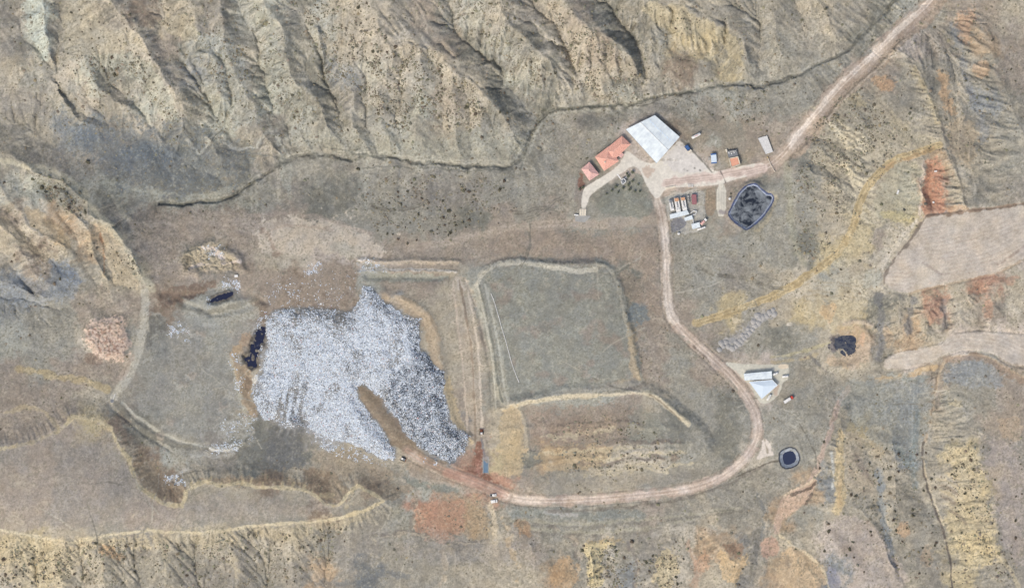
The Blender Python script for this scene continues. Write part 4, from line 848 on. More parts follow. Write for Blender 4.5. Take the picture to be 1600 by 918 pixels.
# ================================================================= ground sheets cut from the one height field
ext = np.array([2600, 1300, 650, 320, 150, 50], np.float32)
UE = np.concatenate([U0 - ext, us, U1 + ext[::-1]]); VE = np.concatenate([V0 - ext, vs, V1 + ext[::-1]])
HE = np.pad(H, 6, mode='edge'); AE = np.pad(ALB, ((6, 6), (6, 6), (0, 0)), mode='edge')
ny, nx = HE.shape
XX, YY = np.meshgrid((UE - CU) * S, (CV - VE) * S)
CO = np.stack([XX, YY, HE], -1).reshape(-1, 3).astype(np.float32); AC = np.concatenate([AE, np.ones((ny, nx, 1), np.float32)], -1).reshape(-1, 4).astype(np.float32)
i0 = (np.arange(ny - 1)[:, None] * nx + np.arange(nx - 1)[None]).astype(np.int32)
QUADS = np.stack([i0 + nx, i0 + nx + 1, i0 + 1, i0], -1).reshape(-1, 4)
cls = np.zeros((ny, nx), np.int8)
inner = cls[6:-6, 6:-6]
def cut(k, m): inner[m] = k
for k_ in ("hill", "gully"):
    w_, p_ = TRACKS[k_]; cut(2, line_dist(smooth_line(p_, 2), w_ + 1)[0] < w_)
for k_, (w_, p_) in ROADS.items(): cut(1, line_dist(smooth_line(p_, 2), w_ + 4)[0] < w_ + .5)
cut(4, inside(FIELD1)); cut(5, inside(FIELD2)); cut(3, inside(YARD) | inside(DRIVE)); cut(6, inside(APRON)); cut(7, inside(LINER)); cut(8, inside(LINER2))
fc = cls[:-1, :-1].reshape(-1)
def grid_mesh(name, k, mat):
    q = QUADS[fc == k]
    used = np.unique(q); remap = np.zeros(len(CO), np.int32); remap[used] = np.arange(len(used), dtype=np.int32)
    me = bpy.data.meshes.new(name)
    me.vertices.add(len(used)); me.vertices.foreach_set('co', CO[used].ravel())
    me.loops.add(q.size); me.loops.foreach_set('vertex_index', remap[q].ravel())
    me.polygons.add(len(q)); me.polygons.foreach_set('loop_start', np.arange(0, q.size, 4, dtype=np.int32))
    me.polygons.foreach_set('use_smooth', np.ones(len(q), bool))
    ca = me.color_attributes.new('soil', 'FLOAT_COLOR', 'POINT'); ca.data.foreach_set('color', AC[used].ravel())
    me.update(calc_edges=True); me.materials.append(mat)
    o = bpy.data.objects.new(name, me); COL.objects.link(o); return o
def tag(o, label=None, cat=None, group=None, kind=None):
    if label: o['label'] = label
    if cat: o['category'] = cat
    if group: o['group'] = group
    if kind: o['kind'] = kind
    return o
for name, k, mat, lab, cat in (("ground", 0, 'ground', "bare gullied hills and scrubby flats around the landfill", "ground"), ("dirt_road", 1, 'road', "pale dirt road sweeping from the upper right edge round to the refuse heap", "road"),
        ("dirt_path", 2, 'road', "narrow yellowish dirt tracks climbing the right hill and the pink gully", "path"), ("concrete_pavement", 3, 'concrete_yard', "pale concrete yard and drives round the white and red roofed buildings", "pavement"), ("ploughed_field", 4, 'field', "large pinkish ploughed field at the right edge", "field"),
        ("ploughed_field", 5, 'field', "narrow winding ploughed strip below the large field", "field"), ("concrete_pavement", 6, 'concrete_yard', "pale concrete apron round the white plant by the road", "pavement")):
    tag(grid_mesh(name, k, M[mat]), lab, cat, kind='structure')
tag(grid_mesh("pond_liner", 7, M['liner']), "black plastic liner of the large scum covered lagoon beside the gas plant", "pond liner")
tag(grid_mesh("pond_liner", 8, M['liner']), "pale grey liner of the small round pond below the road bend", "pond liner")
del QUADS, CO, AC, AE

# ================================================================= mesh helper
def W(u, v): return ((u - CU) * S, (CV - v) * S)
class MB:
    def __init__(s): s.v = []; s.f = []
    def add(s, vs_, fs_):
        o = len(s.v); s.v += [tuple(p) for p in vs_]; s.f += [tuple(o + i for i in f) for f in fs_]; return s
    def prism(s, xy, z0, z1, top=None):
        n = len(xy); top = top or xy
        a = sum(xy[i][0] * xy[(i + 1) % n][1] - xy[(i + 1) % n][0] * xy[i][1] for i in range(n))
        if a < 0: xy = xy[::-1]; top = top[::-1]
        vs_ = [(x, y, z0) for x, y in xy] + [(x, y, z1) for x, y in top]
        return s.add(vs_, [tuple(range(n))[::-1], tuple(range(n, 2 * n))] + [(i, (i + 1) % n, n + (i + 1) % n, n + i) for i in range(n)])
    def box(s, cx, cy, z0, lx, ly, lz, ang=0.0, tx=1.0, ty=1.0):
        def q(kx, ky): return [(cx + a * lx / 2 * kx * math.cos(ang) - b * ly / 2 * ky * math.sin(ang), cy + a * lx / 2 * kx * math.sin(ang) + b * ly / 2 * ky * math.cos(ang)) for a, b in ((-1, -1), (1, -1), (1, 1), (-1, 1))]
        return s.prism(q(1, 1), z0, z0 + lz, q(tx, ty))
    def tube(s, p0, p1, r, n=10, r1=None):
        p0, p1 = Vector(p0), Vector(p1); d = (p1 - p0).normalized()
        a = d.orthogonal().normalized(); b = d.cross(a); r1 = r if r1 is None else r1
        vs_ = [p0 + r * (math.cos(2 * math.pi * i / n) * a + math.sin(2 * math.pi * i / n) * b) for i in range(n)] + [p1 + r1 * (math.cos(2 * math.pi * i / n) * a + math.sin(2 * math.pi * i / n) * b) for i in range(n)]
        return s.add(vs_, [tuple(range(n))[::-1], tuple(range(n, 2 * n))] + [(i, (i + 1) % n, n + (i + 1) % n, n + i) for i in range(n)])
    def path(s, pts, r, n=6):
        for a, b in zip(pts[:-1], pts[1:]): s.tube(a, b, r, n)
        return s
    def capsule(s, p0, p1, r, n=14, rings=4):
        p0, p1 = Vector(p0), Vector(p1); d = (p1 - p0).normalized(); a = d.orthogonal().normalized(); b = d.cross(a)
        rows = []
        for e, sg in ((p0, -1), (p1, 1)):
            for k in range(rings + 1):
                t_ = (k / rings if sg > 0 else 1 - k / rings) * math.pi / 2
                rr = max(r * math.cos(t_), 1e-3); off = sg * r * .6 * math.sin(t_)
                rows.append([e + d * off + rr * (math.cos(2 * math.pi * i / n) * a + math.sin(2 * math.pi * i / n) * b) for i in range(n)])
        vs_ = [p for row in rows for p in row]; R_ = len(rows)
        return s.add(vs_, [(j * n + i, j * n + (i + 1) % n, (j + 1) * n + (i + 1) % n, (j + 1) * n + i) for j in range(R_ - 1) for i in range(n)] + [tuple(range(n))[::-1], tuple(range((R_ - 1) * n, R_ * n))])
    def build(s, name, mat, parent=None, smooth=False, bevel=0.0):
        me = bpy.data.meshes.new(name)
        org = Vector(parent.location) if parent else Vector((0, 0, 0))
        if parent and parent.get('_org'): org = Vector(parent['_org'])
        me.from_pydata([Vector(p) - org for p in s.v], [], s.f)
        me.materials.append(M[mat] if isinstance(mat, str) else mat)
        if smooth: me.polygons.foreach_set('use_smooth', [True] * len(me.polygons))
        me.update()
        o = bpy.data.objects.new(name, me); COL.objects.link(o)
        if parent: o.parent = parent
        if bevel:
            b = o.modifiers.new('bevel', 'BEVEL'); b.width = bevel; b.segments = 2; b.limit_method = 'ANGLE'
        return o
class Parts:
    """collects boxes that are each built as a part of their own"""
    def __init__(s): s.l = []
    def box(s, *a, **k): s.l.append(MB().box(*a, **k)); return s
    def tube(s, *a, **k): s.l.append(MB().tube(*a, **k)); return s
    def prism(s, *a, **k): s.l.append(MB().prism(*a, **k)); return s
    def build(s, name, mat, parent): return [m_.build(name, mat, parent) for m_ in s.l]
def thing(name, u, v, label, cat, group=None, z=None):
    o = bpy.data.objects.new(name, None); o.empty_display_size = .5; COL.objects.link(o)
    o.location = (*W(u, v), at(u, v) if z is None else z)
    return tag(o, label, cat, group)
def subpart(mb, name, mat, part, **k):
    """a piece of a part: same origin as the part's thing"""
    o = mb.build(name, mat, part.parent, **k); o.parent = part; return o
def copy_tree(o, parent=None):
    c = o.copy(); COL.objects.link(c); c.parent = parent
    for ch in list(o.children): copy_tree(ch, c)
    return c
def shrink(poly, d):
    cx = sum(p[0] for p in poly) / len(poly); cy = sum(p[1] for p in poly) / len(poly)
    out = []
    for x, y in poly:
        l = math.hypot(x - cx, y - cy); out.append((x + (cx - x) * d / l, y + (cy - y) * d / l))
    return out
def lerp(a, b, t_): return tuple(x + (y - x) * t_ for x, y in zip(a, b))
# ================================================================= buildings
def px(poly): return [W(u, v) for u, v in poly]
def wall_openings(mb_d, mb_w, a, b, z, n, door_at=None):
    """windows (and a door) set proud on the wall from a to b (outer side to the left of b->a)"""
    ang = math.atan2(b[1] - a[1], b[0] - a[0])
    for i in range(n):
        t_ = (i + .5) / n; x, y = lerp(a, b, t_)
        if door_at == i: mb_d.box(x, y, z, 1.2, .14, 2.1, ang)
        else: mb_w.box(x, y, z + 1.0, 1.4, .14, 1.2, ang)
def hip(mb, quad, z, h, over=.6):
    """hip roof over quad a,b,c,d (a-b and c-d are the short ends)"""
    a, b, c, d = shrink(quad, -over)
    m0, m1 = lerp(a, b, .5), lerp(c, d, .5)
    w = math.dist(a, b) / 2; L_ = math.dist(m0, m1)
    r0 = lerp(m0, m1, min(.48, w / L_)); r1 = lerp(m1, m0, min(.48, math.dist(c, d) / 2 / L_))
    mb.add([(*a, z), (*b, z), (*c, z), (*d, z), (*r0, z + h), (*r1, z + h), (*a, z - .2), (*b, z - .2), (*c, z - .2), (*d, z - .2)],
           [(0, 1, 4), (1, 2, 5, 4), (2, 3, 5), (3, 0, 4, 5), (6, 7, 1, 0), (7, 8, 2, 1), (8, 9, 3, 2), (9, 6, 0, 3), (9, 8, 7, 6)])
    return r0, r1, (a, b, c, d)

# --- the white-roofed hall
Q = px([(978, 202), (1023, 180), (1062, 214), (1026, 255)])
t0 = thing("hall", 1020, 215, "large hall with a broad white metal roof beside the concrete yard", "hall")
zb = t0.location.z
MB().prism(shrink(Q, 1.0), zb - .3, zb + 3.6).build("wall", 'cream', t0)
a, b, c, d = Q; e0, e1 = lerp(a, b, .5), lerp(d, c, .5)
rf = MB(); z1, z2 = zb + 3.65, zb + 4.9
rf.add([(*a, z1), (*b, z1), (*c, z1), (*d, z1), (*e0, z2), (*e1, z2), (*a, z1 - .25), (*b, z1 - .25), (*c, z1 - .25), (*d, z1 - .25), (*e0, z2 - .25), (*e1, z2 - .25)],
       [(0, 3, 5, 4), (1, 4, 5, 2), (6, 10, 11, 9), (7, 8, 11, 10), (0, 6, 9, 3), (1, 2, 8, 7), (0, 4, 10, 6), (4, 1, 7, 10), (3, 9, 11, 5), (5, 11, 8, 2)])
roof = rf.build("roof", 'sheet', t0)
subpart(MB().path([(*e0, z2 + .05), (*e1, z2 + .05)], .22), "ridge_cap", 'white', roof)
sl_ = Parts()
for k in range(9):
    q = lerp(lerp(e0, e1, .12 + .09 * k), lerp(b, c, .12 + .09 * k), .5); sl_.box(*q, (z1 + z2) / 2 - .02, 1.0, 2.2, .12, math.atan2(b[1] - a[1], b[0] - a[0]))
for q_ in sl_.l: subpart(q_, "skylight", 'sheet_blue', roof)
for p_, q_ in ((a, d), (b, c)): MB().path([(*lerp(p_, e0, -.01), z1 - .1), (*lerp(q_, e1, -.01), z1 - .1)], .14).build("gutter", 'steel', t0)
sh = shrink(Q, .95); db = Parts(); wb = Parts()
wall_openings(db, wb, sh[3], sh[2], zb, 7); wall_openings(db, wb, sh[0], sh[3], zb, 7)
wb.build("window", 'glass', t0)
dd = MB(); dd.box(*lerp(sh[2], sh[3], .5), zb, 5, .2, 3.2, math.atan2(sh[2][1] - sh[3][1], sh[2][0] - sh[3][0])); dd.build("door", 'plate', t0)

# --- red-roofed offices
t1 = thing("office_building", 955, 242, "long L shaped building with hipped red tiled roofs beside the hall", "building"); zb = t1.location.z
wing = px([(930, 245), (944, 266.5), (966.5, 251.5), (951, 229)]); east = px([(944, 235), (957, 252), (985, 225.5), (971.5, 212.5)])
w_ = MB(); w_.prism(shrink(wing, .7), zb - .3, zb + 3.4); w_.prism(shrink(east, .5), zb - .3, zb + 3.2); w_.build("wall", 'cream', t1)
r_ = MB(); k0 = hip(r_, wing, zb + 3.4, 2.6, .3); roof = r_.build("roof", 'tile', t1)
r2 = MB(); k1 = hip(r2, [east[0], east[1], east[2], east[3]], zb + 3.35, 2.4, .3); roof2 = r2.build("roof", 'tile', t1)
for kk, hz, rr in ((k0, zb + 6.05, roof), (k1, zb + 5.78, roof2)):
    rb = MB(); r0, r1, (a, b, c, d) = kk; e = hz - (2.6 if rr is roof else 2.4)
    rb.path([(*r0, hz), (*r1, hz)], .16)
    for p, q in ((a, r0), (b, r0), (c, r1), (d, r1)): rb.tube((*p, e), (*q, hz), .13, 6)
    subpart(rb, "ridge_tiles", 'tile_ridge', rr)
pb = MB(); pb.prism(px([(968, 236), (975, 241), (971, 247), (964, 242)]), zb + 2.7, zb + 2.95)
for q in px([(974.4, 241), (970.8, 246.2)]): pb.tube((*q, zb), (*q, zb + 2.7), .14, 8)
pb.build("porch", 'tile2', t1)
ch = MB(); ch.box(*W(945, 253), zb + 4.4, .9, .9, 1.9); ch.box(*W(945, 253), zb + 6.3, 1.1, 1.1, .15); subpart(ch, "chimney", 'cream', roof)
db, wb = Parts(), Parts(); sw = shrink(wing, .65)
wall_openings(db, wb, sw[1], sw[2], zb, 4, 2); wall_openings(db, wb, sw[0], sw[1], zb, 4); wall_openings(db, wb, sw[3], sw[0], zb, 3)
db.build("door", 'wood', t1); wb.build("window", 'glass', t1)

t2 = thing("house", 922, 268, "small square building with a faded pink hipped tile roof at the bend of the drive", "house"); zb = t2.location.z
Q2 = px([(908.5, 264), (921, 253), (936, 272), (921, 282)])
MB().prism(shrink(Q2, .8), zb - .3, zb + 3.2).build("wall", 'cream', t2)
r_ = MB(); r0, r1, (a, b, c, d) = hip(r_, Q2, zb + 3.2, 2.0, .2); roof = r_.build("roof", 'tile2', t2)
rb = MB().path([(*r0, zb + 5.25), (*r1, zb + 5.25)], .15)
for p, q in ((a, r0), (b, r0), (c, r1), (d, r1)): rb.tube((*p, zb + 3.25), (*q, zb + 5.25), .12, 6)
subpart(rb, "ridge_tiles", 'tile_ridge', roof)
db, wb = Parts(), Parts(); sw = shrink(Q2, .75); wall_openings(db, wb, sw[3], sw[2], zb, 3, 1); wall_openings(db, wb, sw[0], sw[3], zb, 4)
db.build("door", 'wood', t2); wb.build("window", 'glass', t2)

# --- gatehouse, kiosk, cabin
t3 = thing("gatehouse", 1148, 254, "flat roofed gatehouse with an orange roof slab and pale parapet by the road", "gatehouse"); zb = t3.location.z
Q3 = px([(1138.5, 247), (1153.5, 244), (1157, 257), (1142.5, 262)])
MB().prism(Q3, zb - .3, zb + 3.2).build("wall", 'cream', t3)
p_ = MB(); 
for i in range(4):
    a, b = Q3[i], Q3[(i + 1) % 4]; m_ = lerp(a, b, .5); p_.box(*lerp(m_, W(1148, 253), .06), zb + 3.2, math.dist(a, b) - .5, .45, .5, math.atan2(b[1] - a[1], b[0] - a[0]))
p_.build("parapet", 'cream', t3)
MB().prism(shrink(Q3, 1.1), zb + 3.2, zb + 3.32).build("roof", 'terracotta', t3)
db, wb = Parts(), Parts(); wall_openings(db, wb, Q3[3], Q3[2], zb, 3, 1); db.build("door", 'plate', t3); wb.build("window", 'glass', t3)
t4 = thing("transformer_kiosk", 1143, 238, "dark grey electrical kiosk with open top gear directly above the orange roofed gatehouse", "kiosk"); zb = t4.location.z
MB().prism(px([(1136, 236), (1151, 233.5), (1153, 243.5), (1138, 246)]), zb - .2, zb + 2.2).build("body", 'plate', t4)
g_ = Parts()
for u, v in ((1139, 239), (1143, 240), (1147, 238)): g_.tube((*W(u, v), zb + 2.2), (*W(u, v), zb + 3.0), .5, 10)
g_.build("insulator", 'white', t4)
MB().prism(px([(1137, 236.6), (1150, 234.4), (1150.6, 237), (1137.6, 239)]), zb + 2.25, zb + 2.5).build("roof", 'grey', t4)
MB().prism(px([(1133, 233.5), (1135.5, 232.5), (1137, 237), (1134.5, 238)]), zb, zb + 1.4).build("cabinet", 'cream', t4)
t5 = thing("site_cabin", 1115, 248, "small cabin with a pale blue and white roof left of the gatehouse", "cabin"); zb = t5.location.z
Q5 = px([(1110.5, 241.5), (1119, 240.5), (1120, 254), (1111.5, 255)])
MB().prism(shrink(Q5, .25), zb + .2, zb + 2.7).build("body", 'white', t5)
MB().prism(Q5, zb + 2.7, zb + 2.9).build("roof", 'sheet_blue', t5)
f_b = Parts(); f_b.prism(px([(1110.2, 240.2), (1118.8, 239.2), (1119, 241.4), (1110.5, 242.4)]), zb + 2.5, zb + 2.94); f_b.prism(px([(1111.3, 253.8), (1120, 253), (1120.2, 255), (1111.5, 256)]), zb + 2.5, zb + 2.94); f_b.build("fascia", 'blue', t5)
s_ = Parts()
for k in range(4): s_.box(*W(1108.4 - .2 * k, 246 + 1.4 * k), zb + .1, 1.6, .6, .9 - .22 * k, .1)
s_.build("steps", 'grey', t5)

def lorry(name, u, v, ang, label, cat, cab_mat, bed_mat, length=7.0, width=2.4, bed_h=1.5, tank=False):
    """two-axle lorry: chassis, cab with windscreen, body, wheels; ang = heading in the picture"""
    t = thing(name, u, v, label, cat); x, y, z = t.location
    def P(dx, dy): return (x + dx * math.cos(ang) - dy * math.sin(ang), y + dx * math.sin(ang) + dy * math.cos(ang))
    MB().box(*P(0, 0), z + .6, length, width * .5, .3, ang).build("chassis", 'dark', t)
    c_ = MB().box(*P(length / 2 - .95, 0), z + .75, 1.9, width, 1.9, ang, .86, .92).build("cab", cab_mat, t, bevel=.08)
    subpart(MB().box(*P(length / 2 - .12, 0), z + 1.55, .14, width * .8, .7, ang), "windscreen", 'glass', c_)
    if tank:
        p0, p1 = P(-length / 2 + .5, 0), P(length / 2 - 2.7, 0); MB().capsule((*p0, z + 1.9), (*p1, z + 1.9), width * .48).build("tank", bed_mat, t, smooth=True)
    else:
        bm_ = MB(); bl = length - 2.2; cx_ = -length / 2 + bl / 2
        bm_.box(*P(cx_, 0), z + .95, bl, width, .15, ang)
        for dy in (-1, 1): bm_.box(*P(cx_, dy * (width / 2 - .05)), z + 1.1, bl, .1, bed_h, ang)
        for dx in (-1, 1): bm_.box(*P(cx_ + dx * (bl / 2 - .05), 0), z + 1.1, .1, width - .2, bed_h, ang)
        bm_.box(*P(cx_, 0), z + 1.1, bl - .3, width - .3, bed_h * .85, ang, .97, .9); bm_.build("load_bed", bed_mat, t)
    for dx in (length / 2 - 1.2, -length / 2 + 1.3):
        for dy in (-1, 1):
            q0, q1 = P(dx, dy * width * .32), P(dx, dy * width * .5)
            MB().tube((*q0, z + .5), (*q1, z + .5), .5, 14).build("wheel", 'dark', t)
    return t
def car(name, u, v, ang, label, cat, body, dark_top=False, L_=4.8, wd=1.9, pickup=False):
    t = thing(name, u, v, label, cat); x, y, z = t.location
    def P(dx, dy): return (x + dx * math.cos(ang) - dy * math.sin(ang), y + dx * math.sin(ang) + dy * math.cos(ang))
    b_ = MB().box(*P(0, 0), z + .35, L_, wd, .65, ang, .97, .94).build("body", body, t, bevel=.1)
    k = .5 if pickup else -.2
    c_ = MB().box(*P(k, 0), z + 1.0, L_ * (.36 if pickup else .55), wd * .9, .65, ang, .72, .84).build("cabin", 'glass' if dark_top else body, t, bevel=.06)
    subpart(MB().box(*P(k + L_ * (.15 if pickup else .23), 0), z + 1.05, .5, wd * .76, .45, ang, .4, .95), "windscreen", 'glass', c_)
    if pickup: subpart(MB().box(*P(-L_ * .3, 0), z + 1.0, L_ * .32, wd * .8, .05, ang), "load_bed", 'dark', b_)
    for dx in (L_ * .31, -L_ * .31):
        for dy in (-1, 1):
            q0, q1 = P(dx, dy * wd * .36), P(dx, dy * wd * .5)
            MB().tube((*q0, z + .33), (*q1, z + .33), .33, 14).build("wheel", 'dark', t)
    return t
def tank(name, u0, v0, u1, v1, r, label, mat='white', band=None, cat="tank", group=None):
    uc, vc = (u0 + u1) / 2, (v0 + v1) / 2
    t = thing(name, uc, vc, label, cat, group); z = t.location.z
    a, b = W(u0, v0), W(u1, v1)
    MB().capsule((*a, z + r + .35), (*b, z + r + .35), r).build("shell", mat, t, smooth=True)
    for k in (.2, .8):
        q = lerp(a, b, k); MB().box(*q, z - .1, .35, r * 1.6, r * .9 + .4, math.atan2(b[1] - a[1], b[0] - a[0])).build("saddle", 'grey', t)
    q = lerp(a, b, .5); MB().tube((*q, z + 2 * r + .2), (*q, z + 2 * r + .6), .3, 10).build("hatch", band or mat, t)
    if band:
        p0, p1 = lerp(a, b, .3), lerp(a, b, .75); MB().box(*lerp(p0, p1, .5), z + 2 * r + .3, math.dist(p0, p1), r * .5, .12, math.atan2(b[1] - a[1], b[0] - a[0])).build("walkway", band, t)
    return t
lorry("lorry", 1075.5, 232.5, math.atan2(-9, 7), "small lorry with a deep blue load bed and cream cab on the yard edge", "lorry", 'cream', 'blue', 6.4, 3.0, 1.3)
tank("storage_tank", 1082, 215, 1093.5, 209, 1.15, "long white horizontal tank alone on the grass right of the hall", band='tile2')

# --- slabs by the gates, boom gate
t6 = thing("weighbridge", 1196, 227, "pale grey ribbed weighbridge deck standing beside the road at the gate", "weighbridge"); zb = t6.location.z
Q6 = px([(1184, 216), (1198.5, 212), (1208, 237), (1196.5, 241)])
MB().prism(Q6, zb + .9, zb + 1.2).build("deck", 'slab', t6)
MB().prism(shrink(Q6, 1.2), zb - .3, zb + .9).build("base", 'plate', t6)
for i in (0, 1): 
    a, b = (Q6[0], Q6[3]) if i == 0 else (Q6[1], Q6[2]); MB().path([(*a, zb + 1.25), (*b, zb + 1.25)], .12).build("kerb_rail", 'grey', t6)
t7 = thing("boom_gate", 1199, 246, "thin pale boom gate reaching across the road below the weighbridge", "gate"); zb = t7.location.z
MB().box(*W(1199.5, 246), zb, .7, .7, 1.2, .4).build("post", 'yellow', t7)
MB().path([(*W(1199.5, 246), zb + 1.05), (*W(1204, 257), zb + 1.2), (*W(1210, 267), zb + 1.3)], .22).build("arm", 'cream', t7)
MB().box(*W(1210, 267.4), zb, 1.2, .6, 1.2, -.5).build("rest", 'cream', t7)
t8 = thing("entrance_ramp", 910, 341, "grey concrete ramp with white end wall where the drive ends at the track", "ramp"); zb = t8.location.z
MB().prism(px([(898, 337), (922, 337), (923, 348), (899, 346)]), zb - .4, zb + .45).build("slab", 'grey', t8)
MB().prism(px([(905.5, 326), (916.5, 326), (916, 337), (905, 337)]), zb - .4, zb + .4).build("approach", 'cream', t8)
MB().prism(px([(897, 334.4), (904, 335), (904, 337), (897, 336.4)]), zb - .3, zb + 1.2).build("end_wall", 'white', t8)
p_ = MB()
for k in range(4): p_.tube((*W(905.3 + 3.6 * k, 326), zb + .45), (*W(905 + 3.6 * k, 336), zb + .45), .12)
p_.build("grating", 'grey', t8)

# --- gazebo in the little park
t9 = thing("gazebo", 974, 282, "small white square gazebo with a grey roof opening in the park below the red roofs", "gazebo"); zb = t9.location.z
g4 = px([(970, 282), (974.5, 278.5), (978.6, 283.5), (972.6, 288.4)]); gc = W(974.3, 283)
fr = MB()
for i in range(4):
    a, b = g4[i], g4[(i + 1) % 4]; fr.box(*lerp(a, b, .5), zb + 2.6, math.dist(a, b) + .5, .55, .25, math.atan2(b[1] - a[1], b[0] - a[0]))
fr.build("roof_frame", 'white', t9)
for q in g4: MB().tube((*q, zb), (*q, zb + 2.6), .13, 8).build("post", 'white', t9)
MB().add([(*shrink(g4, .3)[i], zb + 2.65) for i in range(4)] + [(*gc, zb + 3.3)], [(1, 0, 4), (2, 1, 4), (3, 2, 4), (0, 3, 4)]).build("roof", 'plate', t9)
tag(MB().prism(px([(963.5, 272.5), (965.3, 271.5), (971.2, 279), (969.6, 280.4)]), at(967, 276) - .1, at(967, 276) + .12).build("footpath", 'white'), "short white slab path leading to the gazebo", "path", kind='structure')
tag(MB().prism(px([(975.5, 277.5), (979.5, 275.5), (980.5, 277), (976.5, 279)]), at(978, 277) - .05, at(978, 277) + .45).build("bench", 'white'), "white bench slab beside the gazebo in the park", "bench")

# --- gas plant
def container(u, v, ang, L_, wd, h, label, top=None, orange=False, group="engine containers of the gas plant"):
    t = thing("engine_container", u, v, label, "container", group); x, y, z = t.location
    def P(dx, dy): return (x + dx * math.cos(ang) - dy * math.sin(ang), y + dx * math.sin(ang) + dy * math.cos(ang))
    bd = MB().box(*P(0, 0), z - .1, L_, wd, h, ang).build("body", 'white', t, bevel=.05)
    fan = Parts()
    for k in range(4):
        q = P(-L_ * .12 + k * L_ * .12, 0); fan.tube((*q, z + h), (*q, z + h + .35), .55, 12)
    fan.build("fan", 'plate', t)
    rd = MB().box(*P(L_ * .36, 0), z + h, L_ * .22, wd * .85, .8, ang).build("radiator", 'orange' if orange else 'plate', t)
    for k in (-.35, .35):
        q = P(-L_ * .3, k * wd * .6); MB().tube((*q, z + h - .1), (*q, z + h + 2.2), .2, 10).build("exhaust_stack", 'steel', t)
    d_ = MB().box(*P(-L_ / 2 - .01, 0), z + .2, .1, wd * .7, h * .75, ang); subpart(d_, "door", 'grey', bd)
A0 = math.atan2(20, -3.5)
container(1049.3, 320.5, A0, 8.5, 3.0, 2.7, "shortest weathered white engine container, leftmost of the row in the gas plant")
container(1058.5, 320, A0, 11.5, 3.6, 2.8, "longest engine container with an orange topped end in the gas plant", orange=True)
container(1068.5, 318, A0, 10.5, 3.6, 2.8, "engine container with an orange topped end beside the maroon shed", orange=True)
def shed(name, quad, h, label, cat, wall='white', roof='sheet', door=True):
    u = sum(p[0] for p in quad) / 4; v = sum(p[1] for p in quad) / 4
    t = thing(name, u, v, label, cat); z = t.location.z; q = px(quad)
    MB().prism(shrink(q, .2), z - .2, z + h).build("wall", wall, t)
    MB().prism(q, z + h, z + h + .2).build("roof", roof, t)
    db, wb = Parts(), Parts(); s_ = shrink(q, .17); wall_openings(db, wb, s_[3], s_[2], z, 4, 1); db.build("door", 'plate', t); wb.build("window", 'glass', t)
    return t
shed("control_cabin", [(1046.3, 335), (1073.6, 328), (1077, 334.5), (1047.4, 342)], 2.8, "long white cabin lying across the lower end of the engine containers", "cabin")
shed("control_cabin", [(1068.8, 340), (1081, 336), (1083, 342), (1070.3, 345.3)], 2.6, "short white cabin just below the long white cabin in the gas plant", "cabin")
shed("control_cabin", [(1080, 350), (1093, 347), (1094.2, 355), (1082, 358)], 2.8, "white cabin at the bottom of the gas plant beside the white pipe", "cabin")
shed("store_shed", [(1080.5, 304), (1088, 303.6), (1088.6, 318.5), (1081.5, 319.3)], 2.2, "maroon roofed store shed right of the engine containers", "shed", 'grey', plain("maroon_sheet", (150, 104, 108), .7))
t = thing("switch_cabinet", 1075.5, 311, "grey switch cabinets in a narrow row between container and maroon shed", "cabinet"); z = t.location.z
for k in range(3): MB().box(*W(1075.3 + .3 * k, 307 + 4 * k), z - .1, 1.5, 1.7, 1.9, .1).build("cabinet", 'grey', t)
t = thing("gas_pipe", 1085, 334, "thick white elbow pipework right of the long white cabin", "pipe"); z = t.location.z
MB().path([(*W(1079, 333), z + 1.2), (*W(1084, 329), z + 1.2), (*W(1088.5, 330), z + 1.2), (*W(1087, 334.5), z + 1.2), (*W(1082, 335.5), z + 1.2), (*W(1083.6, 349), z + 1.2)], .38, 8).build("pipe", 'white', t)
sp = Parts()
for u, v in ((1084, 329), (1087, 334), (1083, 343)): sp.tube((*W(u, v), z - .1), (*W(u, v), z + 1.1), .15)
sp.build("support", 'steel', t)
lorry("tanker_lorry", 1099.5, 346, math.atan2(8, 8), "small tanker lorry with a pinkish tank parked at the corner of the gas plant", "lorry", 'white', 'tile2', 6.0, 2.4, tank=True)
tank("storage_tank", 1090, 358.5, 1101.5, 354.5, .8, "slim white tank along the bottom fence of the gas plant")
def upright(name, u, v, r, h, label, mat='white'):
    t = thing(name, u, v, label, "tank"); x, y, z = t.location
    MB().tube((x, y, z - .2), (x, y, z + h), r, 18).build("shell", mat, t, smooth=False); MB().tube((x, y, z + h), (x, y, z + h + .35), r * .98, 18, r * .25).build("lid", mat, t)
upright("water_tank", 1060.4, 365, 1.0, 1.8, "small round white tank standing below the gas plant fence")
upright("water_tank", 1140.2, 310.5, 1.0, 1.8, "small round white tank between the concrete drive and the lagoon")
t = thing("pallet_rack", 1079, 290, "white slatted rack on the verge above the gas plant", "rack"); z = t.location.z
for k in range(4): MB().box(*W(1075.5 + 2.2 * k, 290), z - .1, .45, 2.6, .9, .05).build("slat_frame", 'white', t)
MB().box(*W(1078.8, 290), z + .2, 3.8, .2, .15, .05).build("rail", 'white', t)
t = thing("concrete_box", 1048, 292, "low pale concrete tank lid on the verge at the road junction", "box"); z = t.location.z
MB().prism(px([(1040, 292.5), (1055.5, 289.8), (1056, 292), (1041, 295)]), z - .1, z + .6).build("lid", 'cream', t)

